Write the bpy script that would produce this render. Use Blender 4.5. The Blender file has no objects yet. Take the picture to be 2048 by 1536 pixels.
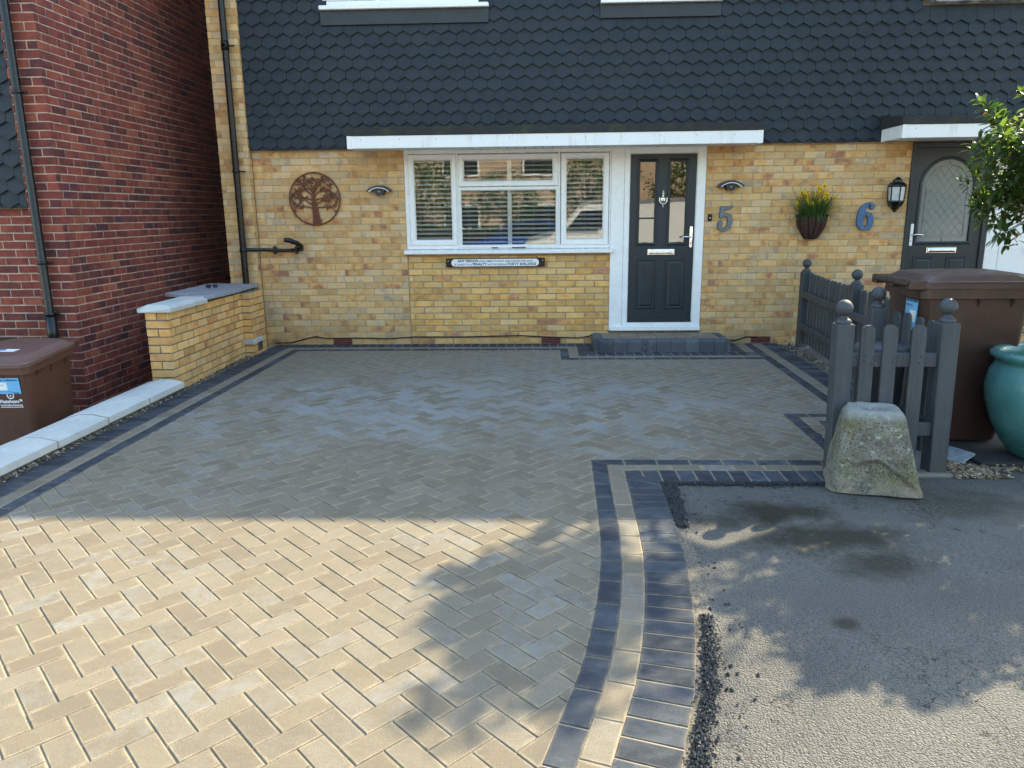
import bpy, bmesh, math, random
from mathutils import Vector, Matrix, noise
random.seed(7)
S = bpy.context.scene
COL = S.collection
PI = math.pi
rnd = random.random
def ru(a, b): return a + (b - a) * random.random()
def gz(y): return 0.011 * y if y < 0 else 0.0

# ------------------------------------------------------------------ materials
def nmat(name):
    m = bpy.data.materials.new(name); m.use_nodes = True
    nt = m.node_tree; nt.nodes.clear()
    return m, nt
class N:
    def __init__(s, name):
        s.m, s.nt = nmat(name)
        s.out = s.n('ShaderNodeOutputMaterial'); s.tc = None
    def n(s, t, **k):
        x = s.nt.nodes.new(t)
        for a, b in k.items(): setattr(x, a, b)
        return x
    def l(s, a, b): s.nt.links.new(a, b)
    def obj(s):
        if not s.tc: s.tc = s.n('ShaderNodeTexCoord')
        return s.tc.outputs['Object']
    def put(s, sock, v):
        if hasattr(v, 'is_linked') or hasattr(v, 'links'): s.l(v, sock)
        else:
            if isinstance(v, tuple) and len(v) == 3 and sock.type == 'RGBA': v = v + (1,)
            sock.default_value = v
    def noise(s, scale, detail=4, rough=.55, vec=None, out='Fac', stretch=None):
        t = s.n('ShaderNodeTexNoise'); t.inputs['Scale'].default_value = scale
        t.inputs['Detail'].default_value = detail; t.inputs['Roughness'].default_value = rough
        v = vec or s.obj()
        if stretch:
            mp = s.n('ShaderNodeMapping'); mp.inputs['Scale'].default_value = stretch; s.l(v, mp.inputs[0]); v = mp.outputs[0]
        s.l(v, t.inputs['Vector']); return t.outputs[out]
    def voro(s, scale, feature='F1', out='Distance'):
        t = s.n('ShaderNodeTexVoronoi', feature=feature); t.inputs['Scale'].default_value = scale
        s.l(s.obj(), t.inputs['Vector']); return t.outputs[out]
    def rng(s, v, a, b, c=0., d=1.):
        t = s.n('ShaderNodeMapRange'); s.put(t.inputs[0], v)
        for i, x in enumerate((a, b, c, d)): s.put(t.inputs[1 + i], x)
        return t.outputs[0]
    def math(s, op, a, b=0., c=None):
        t = s.n('ShaderNodeMath', operation=op); s.put(t.inputs[0], a); s.put(t.inputs[1], b)
        if c is not None: s.put(t.inputs[2], c)
        return t.outputs[0]
    def mix(s, f, a, b, blend='MIX'):
        t = s.n('ShaderNodeMix', data_type='RGBA', blend_type=blend)
        s.put(t.inputs[0], f); s.put(t.inputs[6], a); s.put(t.inputs[7], b); return t.outputs[2]
    def ramp(s, f, stops, interp='LINEAR'):
        t = s.n('ShaderNodeValToRGB'); cr = t.color_ramp; cr.interpolation = interp
        while len(cr.elements) < len(stops): cr.elements.new(.5)
        for e, (p, c) in zip(cr.elements, stops): e.position = p; e.color = c + (1,)
        s.l(f, t.inputs[0]); return t.outputs[0]
    def attr(s):
        t = s.n('ShaderNodeAttribute', attribute_name='rnd'); sp = s.n('ShaderNodeSeparateColor')
        s.l(t.outputs['Color'], sp.inputs[0]); return sp.outputs
    def xyz(s, v=None):
        sp = s.n('ShaderNodeSeparateXYZ'); s.l(v or s.obj(), sp.inputs[0]); return sp.outputs
    def bump(s, h, strength=.3, dist=.01):
        b = s.n('ShaderNodeBump'); b.inputs['Strength'].default_value = strength; b.inputs['Distance'].default_value = dist
        s.l(h, b.inputs['Height']); return b.outputs[0]
    def done(s, col, rough=.6, metal=0., normal=None, spec=.5, coat=0., trans=None):
        p = s.n('ShaderNodeBsdfPrincipled')
        s.put(p.inputs['Base Color'], col); s.put(p.inputs['Roughness'], rough); s.put(p.inputs['Metallic'], metal)
        p.inputs['Specular IOR Level'].default_value = spec
        p.inputs['Coat Weight'].default_value = coat
        if normal is not None: s.l(normal, p.inputs['Normal'])
        sh = p.outputs[0]
        if trans is not None:
            tr = s.n('ShaderNodeBsdfTranslucent'); s.put(tr.inputs[0], trans)
            mx = s.n('ShaderNodeMixShader'); mx.inputs[0].default_value = .45
            s.l(sh, mx.inputs[1]); s.l(tr.outputs[0], mx.inputs[2]); sh = mx.outputs[0]
        s.l(sh, s.out.inputs[0]); return s.m

def plain(name, col, rough=.5, metal=0., var=.12, vs=9., bs=0., bscale=120., spec=.5, coat=0.):
    n = N(name); f = n.noise(vs, 5)
    c = n.mix(n.rng(f, .3, .7), tuple(x * (1 - var) for x in col), tuple(min(1, x * (1 + var)) for x in col))
    nm = n.bump(n.noise(bscale, 3), bs, .004) if bs else None
    r = n.rng(n.noise(vs * 3, 3), .3, .7, max(.02, rough - .07), min(1, rough + .07))
    return n.done(c, r, metal, nm, spec, coat)

def brick_mat(name, stops, dirt=.0, ground=0., spots=.25):
    n = N(name); a = n.attr()
    t4 = n.n('ShaderNodeTexNoise', noise_dimensions='4D'); t4.inputs['Scale'].default_value = 8.5; t4.inputs['Detail'].default_value = 3; n.l(n.obj(), t4.inputs['Vector']); n.l(n.math('MULTIPLY', a[2], 60.), t4.inputs['W'])
    c = n.ramp(n.math('ADD', n.math('MULTIPLY', a[0], .72), n.rng(t4.outputs['Fac'], .30, .70, -.20, .50)), stops)
    v = n.rng(a[1], 0, 1, .80, 1.14)
    vv = n.n('ShaderNodeCombineColor'); [n.l(v, vv.inputs[i]) for i in range(3)]
    c = n.mix(1., c, vv.outputs[0], 'MULTIPLY')
    c = n.mix(n.rng(n.noise(16, 7, .72), .46, .70, 0, .42), c, n.ramp(a[2], [(0, (.30, .13, .05)), (.5, (.40, .27, .10)), (1, (.46, .37, .22))]) if spots > .2 else (.12, .035, .03))
    c = n.mix(n.rng(n.noise(75, 5, .75), .44, .68, 0, .30), c, (.62, .52, .33) if spots > .2 else (.20, .09, .075))
    pits = n.rng(n.voro(55), .0, .09, 1, 0); c = n.mix(n.math('MULTIPLY', pits, n.rng(n.noise(7), .45, .6, 0, .8)), c, (.07, .045, .03))
    if ground:
        z = n.xyz()[2]; g = n.math('MULTIPLY', n.rng(z, .02, .42, 1, 0), n.rng(n.noise(5, 5), .38, .62, .15, 1.))
        c = n.mix(n.math('MULTIPLY', g, ground), c, (.17, .155, .085))
    nm = n.bump(n.math('ADD', n.noise(60, 6, .7), n.math('MULTIPLY', pits, -.7)), .55, .004)
    return n.done(c, .88, 0, nm, .25)
YB = [(0, (.34, .135, .085)), (.10, (.48, .21, .075)), (.22, (.56, .30, .10)), (.38, (.62, .365, .14)), (.6, (.635, .405, .185)), (.8, (.60, .42, .235)), (.92, (.52, .375, .23)), (1, (.42, .30, .19))]
YP = [(0, (.40, .16, .10)), (.12, (.53, .24, .085)), (.28, (.66, .345, .085)), (.5, (.71, .405, .12)), (.75, (.72, .445, .175)), (1, (.66, .43, .22))]
YG = [(0, (.45, .17, .06)), (.2, (.58, .275, .08)), (.45, (.66, .36, .115)), (.75, (.68, .405, .155)), (1, (.58, .36, .17))]
RB = [(0, (.060, .025, .032)), (.22, (.115, .034, .032)), (.45, (.19, .044, .034)), (.7, (.25, .058, .038)), (1, (.30, .095, .055))]
M = {}
M['brick_yellow'] = brick_mat('old_yellow_brick', YB, ground=.4)
M['brick_panel'] = brick_mat('orange_yellow_brick', YP, ground=.25)
M['brick_garden'] = brick_mat('garden_wall_brick', YG, ground=.3)
M['brick_red'] = brick_mat('red_brick', RB, spots=.1)
M['mortar_pale'] = plain('pale_mortar', (.36, .285, .175), .95, var=.25, vs=12, bs=.4)
M['mortar_grey'] = plain('grey_mortar', (.17, .145, .10), .95, var=.25, vs=12, bs=.4)
M['mortar_red'] = plain('lime_mortar', (.44, .34, .265), .95, var=.3, vs=10, bs=.4)
def slate():
    n = N('slate_tile'); a = n.attr()
    c = n.ramp(a[0], [(0, (.0168, .0235, .0300)), (.5, (.0185, .0260, .0332)), (1, (.0205, .0285, .0362))])
    c = n.mix(n.rng(n.noise(6, 5), .4, .75, 0, .4), c, (.034, .043, .049))
    c = n.mix(n.rng(n.voro(3.1), 0, .012, .8, 0), c, (.35, .36, .36))
    return n.done(c, n.rng(n.noise(20, 4), .3, .7, .5, .7), 0, n.bump(n.noise(70, 5, .6, stretch=(1, 1, .35)), .3, .003), .3)
M['slate'] = slate()
M['white'] = plain('white_plastic', (.80, .81, .80), .28, var=.03, vs=3)
M['white_trim'] = (lambda n: n.done(n.mix(n.math('MULTIPLY', n.rng(n.noise(9, 6, .7, stretch=(1, 1, .12)), .52, .72), n.rng(n.noise(2.3, 4), .4, .65)), (.79, .795, .785), (.50, .50, .45)), .4))(N('white_trim'))
M['door'] = (lambda n: n.done(n.mix(n.noise(4, 3), (.010, .0175, .0235), (.016, .0265, .034)), .42, 0, n.bump(n.noise(60, 4, .6, stretch=(1, 1, .06)), .25, .002)))(N('anthracite_door'))
M['chrome'] = plain('chrome', (.72, .72, .71), .12, 1., var=.04)
M['black'] = plain('black_plastic', (.006, .007, .008), .30, var=.1, spec=.4)
M['felt'] = (lambda n: n.done(n.mix(n.rng(n.noise(5, 6, .7), .5, .68), (.022, .024, .025), (.045, .05, .022)), .85, 0, n.bump(n.noise(140, 3), .5, .004)))(N('roof_felt'))
M['moss'] = plain('moss', (.045, .06, .012), .95, var=.4, vs=40, bs=.6)
M['lead'] = (lambda n: n.done(n.mix(n.rng(n.noise(8, 6, .65), .4, .65), (.10, .11, .125), (.42, .44, .46)), .55, 0, n.bump(n.noise(25, 5), .3, .006)))(N('weathered_lead'))
M['lead_dark'] = plain('dark_flashing', (.0158, .0226, .0295), .5, var=.2, vs=5, bs=.1)
M['rust'] = plain('rusty_steel', (.125, .040, .016), .8, 0, var=.5, vs=18, bs=.5)
M['dark_metal'] = plain('charcoal_metal', (.018, .022, .026), .4, var=.15)
M['terracotta'] = plain('terracotta', (.17, .050, .035), .8, var=.3, vs=30, bs=.3)
M['hole'] = plain('dark_void', (.004, .004, .004), .9)
M['grey_num'] = plain('zinc_grey', (.135, .155, .18), .5, .2, var=.15, vs=30)
M['blue_num'] = plain('blue_slate_paint', (.055, .125, .24), .55, var=.35, vs=60, bs=.3)
def wood_grey():
    n = N('grey_painted_wood'); a = n.attr()
    g = n.noise(30, 6, .65, stretch=(1, 1, .05))
    c = n.mix(n.rng(g, .3, .7), (.042, .048, .055), (.062, .071, .080))
    c = n.mix(n.rng(n.noise(11, 5), .62, .76, 0, .4), c, (.12, .125, .125))
    st_ = n.noise(22, 5, .7, stretch=(1, 1, .02)); c = n.mix(n.rng(st_, .60, .66, 0, .7), c, (.030, .034, .038))
    c = n.mix(n.math('MULTIPLY', n.rng(n.xyz()[2], .22, .0, 0, .6), n.rng(n.noise(9, 5), .4, .6)), c, (.075, .078, .055))
    c = n.mix(n.rng(n.voro(34), 0, .035, .6, 0), c, (.20, .20, .19))
    return n.done(c, n.rng(n.noise(14, 4), .3, .7, .42, .70), 0, n.bump(n.math('SUBTRACT', g, n.rng(st_, .58, .66, 0, 1.2)), .55, .004), .4)
M['fence'] = wood_grey()
def binm(name, c0, c1):
    n = N(name); c = n.mix(n.rng(n.noise(5, 6, .6), .35, .7), c0, c1)
    c = n.mix(n.rng(n.noise(40, 5, .7, stretch=(1, 1, .15)), .58, .75, 0, .35), c, tuple(min(1, x * 1.8 + .02) for x in c1))
    return n.done(c, n.rng(n.noise(12, 4), .3, .7, .36, .55), 0, n.bump(n.noise(180, 2), .12, .002))
M['bin_brown'] = binm('brown_bin_plastic', (.082, .034, .019), (.108, .047, .028))
M['bin_lid'] = binm('faded_brown_lid', (.115, .060, .048), (.150, .082, .068))
M['bin_dark'] = binm('dark_brown_bin', (.042, .021, .014), (.058, .030, .021))
M['bin_dark_lid'] = binm('dark_brown_lid', (.065, .036, .030), (.085, .050, .043))
M['bin_green'] = binm('green_bin_plastic', (.006, .022, .016), (.010, .032, .024))
M['label_blue'] = plain('blue_label', (.16, .47, .76), .35, var=.05)
M['label_white'] = plain('white_print', (.78, .80, .82), .4, var=.04)
M['ink'] = plain('dark_ink', (.012, .018, .03), .5)
M['navy'] = plain('navy_print', (.02, .08, .22), .5)
def stone():
    n = N('lichen_stone'); z = n.xyz()[2]
    c = n.mix(n.rng(n.noise(9, 7, .7), .35, .65), (.15, .14, .105), (.36, .34, .27))
    c = n.mix(n.rng(n.noise(5, 6, .65), .46, .62, 0, .75), c, (.185, .18, .075))
    c = n.mix(n.rng(n.noise(80, 4, .75), .50, .64, 0, .9), c, (.05, .047, .034))
    c = n.mix(n.rng(n.noise(26, 6, .75), .585, .65, 0, .95), c, (.52, .52, .46))
    c = n.mix(n.rng(n.voro(30), 0, .10, .6, 0), c, (.09, .085, .06))
    c = n.mix(n.rng(z, .40, .455, 0, .65), c, (.42, .42, .40))  # light from above painted in: colour pales towards the top
    c = n.mix(n.math('MULTIPLY', n.rng(z, .10, .02, 0, .8), n.rng(n.noise(8, 4), .4, .6)), c, (.34, .27, .19))
    h = n.math('ADD', n.noise(30, 8, .75), n.math('MULTIPLY', n.noise(120, 4, .7), .5))
    return n.done(c, .95, 0, n.bump(h, 1., .016), .2)
M['stone'] = stone()
def coping():
    n = N('cast_stone'); c = n.mix(n.rng(n.noise(3, 6, .65), .3, .7), (.36, .375, .365), (.51, .515, .48))
    c = n.mix(n.rng(n.noise(26, 5, .7), .56, .72, 0, .5), c, (.36, .35, .30))
    c = n.mix(n.rng(n.voro(22), 0, .05, .5, 0), c, (.2, .19, .16))
    return n.done(c, .8, 0, n.bump(n.noise(120, 5, .7), .3, .003), .3)
M['coping'] = coping()
M['slab'] = (lambda n: n.done(n.mix(n.rng(n.noise(3, 6, .6, stretch=(1, 4, 1)), .35, .65), (.20, .21, .235), (.31, .31, .33)), .8, 0, n.bump(n.noise(30, 6, .6, stretch=(1, 5, 1)), .4, .004)))(N('riven_slab'))
def glaze():
    n = N('turquoise_glaze'); z = n.xyz()[2]
    f = n.noise(6, 6, .6, stretch=(1, 1, .35))
    c = n.mix(n.rng(f, .3, .7), (.05, .16, .155), (.085, .235, .228))
    c = n.mix(n.rng(n.noise(45, 4), .60, .7, 0, .5), c, (.02, .09, .095))
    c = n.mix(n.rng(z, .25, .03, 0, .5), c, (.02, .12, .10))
    return n.done(c, n.rng(n.noise(9, 5), .3, .7, .18, .36), 0, n.bump(n.noise(16, 4), .12, .01), .5, .15)
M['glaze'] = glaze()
M['soil'] = plain('soil', (.03, .02, .013), 1., var=.5, vs=60, bs=1.)
M['coir'] = plain('coir_basket', (.05, .024, .017), 1., var=.6, vs=60, bs=1., bscale=60)
def leafm(name, c0, c1, tr, rough=.35):
    n = N(name); a = n.attr()
    c = n.ramp(a[0], [(0, c0), (1, c1)])
    return n.done(c, rough, 0, None, .5, 0, tr)
M['bay'] = leafm('bay_leaf', (.016, .042, .015), (.055, .095, .022), (.17, .27, .035), .30)
M['bay_old'] = leafm('yellowed_leaf', (.25, .17, .03), (.33, .20, .05), (.4, .25, .05))
M['blade'] = leafm('daffodil_blade', (.030, .080, .018), (.085, .16, .04), (.14, .25, .05), .4)
M['petal'] = leafm('daffodil_petal', (.85, .60, .012), (.90, .70, .02), (.9, .6, .02), .5)
M['trumpet'] = leafm('daffodil_trumpet', (.72, .34, .01), (.75, .42, .015), (.7, .3, .01), .5)
M['shrub'] = leafm('wiry_shrub_leaf', (.05, .055, .06), (.20, .21, .24), (.1, .11, .1), .5)
M['treeleaf'] = leafm('tree_leaf', (.03, .06, .015), (.08, .12, .03), (.12, .2, .03), .45)
M['bark'] = plain('bark', (.10, .075, .05), .95, var=.4, vs=14, bs=.8, bscale=30)
M['twig'] = plain('twig', (.06, .045, .03), .9, var=.3)
M['rubber'] = plain('rubber_mat', (.030, .031, .033), .85, var=.25, vs=20, bs=.5)
M['tyre'] = plain('tyre_rubber', (.012, .013, .014), .6, var=.2)
M['slate_bit'] = plain('pale_slate', (.33, .36, .40), .6, var=.25, vs=30, bs=.3)
M['room'] = plain('room_wall', (.22, .20, .17), .9)
M['blind'] = plain('blind_slat', (.80, .80, .77), .5)
def glassm(name, refl=.13, tint=(.92, .95, .94)):
    n = N(name); t = n.n('ShaderNodeBsdfTransparent'); t.inputs[0].default_value = tint + (1,)
    g = n.n('ShaderNodeBsdfGlossy'); g.inputs['Roughness'].default_value = .015; g.inputs[0].default_value = (1, 1, 1, 1)
    nm = n.bump(n.noise(1.6, 2), .035, .02); n.l(nm, g.inputs['Normal'])
    lw = n.n('ShaderNodeFresnel'); lw.inputs[0].default_value = 1.5
    f = n.math('ADD', lw.outputs[0], refl); mx = n.n('ShaderNodeMixShader'); n.l(f, mx.inputs[0])
    n.l(t.outputs[0], mx.inputs[1]); n.l(g.outputs[0], mx.inputs[2]); n.l(mx.outputs[0], n.out.inputs[0]); return n.m
M['glass'] = glassm('window_glass', .11)
M['frosted'] = (lambda n: n.done(n.mix(n.noise(60, 3), (.13, .165, .165), (.19, .23, .23)), .12, 0, n.bump(n.noise(130, 2), .04, .002), .8))(N('frosted_glass'))
M['obscure'] = glassm('door_glass', .10, (.42, .48, .48))
M['lamp_glass'] = plain('frosted_lamp_glass', (.50, .53, .53), .2, var=.15, vs=30)
M['alu'] = plain('dull_steel', (.35, .36, .37), .4, .8)
M['carpaint'] = plain('white_van_paint', (.78, .79, .80), .2, coat=.5, var=.02)
M['bluepaint'] = plain('blue_car_paint', (.02, .06, .30), .2, coat=.5, var=.05)
M['carglass'] = plain('dark_car_glass', (.02, .025, .03), .06)
M['lampred'] = plain('red_lens', (.35, .02, .015), .2)
M['rooftile'] = plain('concrete_roof_tile', (.12, .07, .05), .9, var=.3, vs=4, bs=.5, bscale=20)
# --- ground materials
def paver(name, lo, mid, hi, dust, duston, bl=(.43, .45, .46), edge=.0, haze=.0):
    n = N(name); a = n.attr()
    c = n.ramp(a[0], [(0, tuple(x*.92 for x in lo)), (.25, lo), (.5, mid), (.8, hi), (1, tuple(x*1.06 for x in hi))])
    c = n.mix(n.rng(n.noise(2.6, 7, .7, stretch=(1, 1.6, 1)), .40, .72, 0, .40), c, tuple(x * .78 for x in mid))
    c = n.mix(n.rng(n.noise(7, 6, .6, stretch=(1, 2.2, 1)), .48, .70, 0, duston), c, dust)
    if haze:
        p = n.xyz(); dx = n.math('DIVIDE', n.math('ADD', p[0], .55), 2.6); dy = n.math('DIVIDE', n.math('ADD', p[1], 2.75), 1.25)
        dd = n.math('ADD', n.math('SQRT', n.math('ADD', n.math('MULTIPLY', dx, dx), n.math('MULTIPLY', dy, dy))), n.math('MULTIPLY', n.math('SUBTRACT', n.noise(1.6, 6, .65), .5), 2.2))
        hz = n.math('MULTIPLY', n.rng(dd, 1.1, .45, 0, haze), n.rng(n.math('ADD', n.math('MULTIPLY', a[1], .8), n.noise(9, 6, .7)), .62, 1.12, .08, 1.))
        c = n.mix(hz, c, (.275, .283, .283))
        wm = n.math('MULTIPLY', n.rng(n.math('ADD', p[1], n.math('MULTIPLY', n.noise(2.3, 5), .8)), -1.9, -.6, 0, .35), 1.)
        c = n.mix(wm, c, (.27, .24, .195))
    sel = n.math('MULTIPLY', n.rng(a[1], .45, .95), n.rng(n.noise(16, 5, .65), .38, .62))
    sel = n.math('MULTIPLY', sel, n.rng(n.noise(.55, 3, .6), .42, .60, .10, 1.))
    c = n.mix(n.math('MULTIPLY', sel, .70), c, bl)
    if edge: c = n.mix(n.math('MULTIPLY', n.math('MULTIPLY', n.math('POWER', a[2], 1.6), n.rng(n.noise(13, 4, .6), .38, .62, .15, 1.)), edge), c, (.36, .29, .195))
    c = n.mix(n.rng(n.noise(330, 2, .6), .40, .62, 0, .55), c, tuple(x * .55 for x in mid))
    c = n.mix(n.rng(n.voro(95), 0, .20, .6, 0), c, tuple(min(1, x * 1.6) for x in hi))
    h = n.math('ADD', n.noise(260, 3, .7), n.math('MULTIPLY', n.noise(40, 4), .5))
    return n.done(c, .88, 0, n.bump(h, .65, .004), .3)
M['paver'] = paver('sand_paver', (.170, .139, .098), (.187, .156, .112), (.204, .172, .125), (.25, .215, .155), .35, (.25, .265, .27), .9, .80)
M['paver_dark'] = paver('charcoal_paver', (.026, .031, .041), (.035, .042, .054), (.049, .057, .070), (.17, .175, .18), .26, (.17, .19, .21), .30)
M['step'] = paver('grey_step_block', (.060, .068, .078), (.085, .094, .106), (.12, .13, .142), (.17, .175, .18), .4, (.22, .23, .24))
def sandm():
    n = N('joint_sand'); c = n.mix(n.noise(40, 5, .7), (.23, .185, .125), (.33, .27, .19))
    return n.done(c, .95, 0, n.bump(n.noise(300, 3), .5, .003), .2)
M['sand'] = sandm()
M['spill'] = (lambda n: n.done(n.mix(n.rng(n.noise(90, 5, .7), .4, .62), (.085, .078, .066), (.235, .20, .155)), .95, 0, n.bump(n.noise(200, 4, .7), .8, .008), .2))(N('spilled_sand'))
def tarmac():
    n = N('worn_tarmac'); p = n.xyz()
    c = n.mix(n.rng(n.noise(1.3, 6, .6), .3, .7), (.19, .18, .165), (.275, .258, .228))
    c = n.mix(n.rng(n.noise(120, 4, .75), .46, .64, 0, .75), c, (.055, .055, .056))
    c = n.mix(n.rng(n.voro(130), 0, .24, .8, 0), c, (.42, .39, .33))
    c = n.mix(n.rng(n.voro(37), 0, .035, .9, 0), c, (.50, .48, .43))
    def blob(x, y, rx, ry, k):
        dx = n.math('DIVIDE', n.math('SUBTRACT', p[0], x), rx); dy = n.math('DIVIDE', n.math('SUBTRACT', p[1], y), ry)
        d = n.math('SQRT', n.math('ADD', n.math('MULTIPLY', dx, dx), n.math('MULTIPLY', dy, dy)))
        d = n.math('ADD', d, n.math('MULTIPLY', n.math('SUBTRACT', n.noise(5, 6, .65), .5), 2.2))
        return n.rng(d, 1.15, .35, 0, k)
    for b in ((1.28, -5.00, .38, .16, .9), (1.42, -5.33, .46, .20, .85), (1.58, -5.62, .26, .17, .75), (.98, -5.15, .2, .12, .6), (1.22, -6.13, .07, .06, .7), (2.3, -4.9, .6, .25, .6)):
        c = n.mix(blob(*b), c, (.042, .038, .022))
    c = n.mix(n.math('MULTIPLY', blob(2.1, -5.6, .5, .3, .55), n.rng(n.noise(60, 4, .7), .55, .66)), c, (.34, .33, .30))
    c = n.mix(n.math('MULTIPLY', blob(1.9, -4.95, .5, .12, .7), n.rng(n.noise(60, 4, .7), .53, .64)), c, (.36, .33, .27))
    cr = n.n('ShaderNodeTexVoronoi', feature='DISTANCE_TO_EDGE'); cr.inputs['Scale'].default_value = 1.1
    wv = n.n('ShaderNodeVectorMath', operation='ADD'); n.l(n.obj(), wv.inputs[0]); n.l(n.noise(4, 5, .6, out='Color'), wv.inputs[1]); n.l(wv.outputs[0], cr.inputs['Vector'])
    c = n.mix(n.math('MULTIPLY', n.rng(cr.outputs[0], 0, .010, .9, 0), n.rng(n.noise(1.1), .47, .55)), c, (.03, .03, .03))
    h = n.math('ADD', n.math('MULTIPLY', n.voro(130), -1.6), n.math('ADD', n.math('MULTIPLY', n.noise(150, 4, .75), 1.3), n.math('MULTIPLY', n.noise(7, 4), 1.)))
    return n.done(c, .9, 0, n.bump(h, 1., .015), .25)
M['tarmac'] = tarmac()
M['ground'] = (lambda n: n.done(n.mix(n.rng(n.noise(.8, 6, .6), .3, .7), (.26, .25, .23), (.35, .335, .31)), .95, 0, n.bump(n.noise(150, 4, .7), .6, .006), .2))(N('asphalt_ground'))
M['crumb'] = plain('fresh_asphalt', (.012, .012, .013), .5, var=.3, vs=200)
M['pebble'] = (lambda n: n.done(n.ramp(n.attr()[0], [(0, (.022, .019, .016)), (.55, (.07, .058, .046)), (.88, (.20, .175, .14)), (1, (.50, .47, .43))]), .8))(N('mixed_pebble'))
M['chip'] = (lambda n: n.done(n.ramp(n.attr()[0], [(0, (.08, .05, .03)), (.5, (.24, .17, .10)), (1, (.48, .40, .28))]), .9))(N('wood_chip'))
M['dry'] = leafm('dry_stalk', (.25, .18, .09), (.42, .33, .2), (.3, .22, .1), .8)
M['buff_wall'] = plain('buff_brick_wall', (.40, .29, .20), .9, var=.15, vs=2)
M['concrete'] = plain('old_concrete', (.16, .15, .12), .95, var=.35, vs=14, bs=.7)

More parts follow.
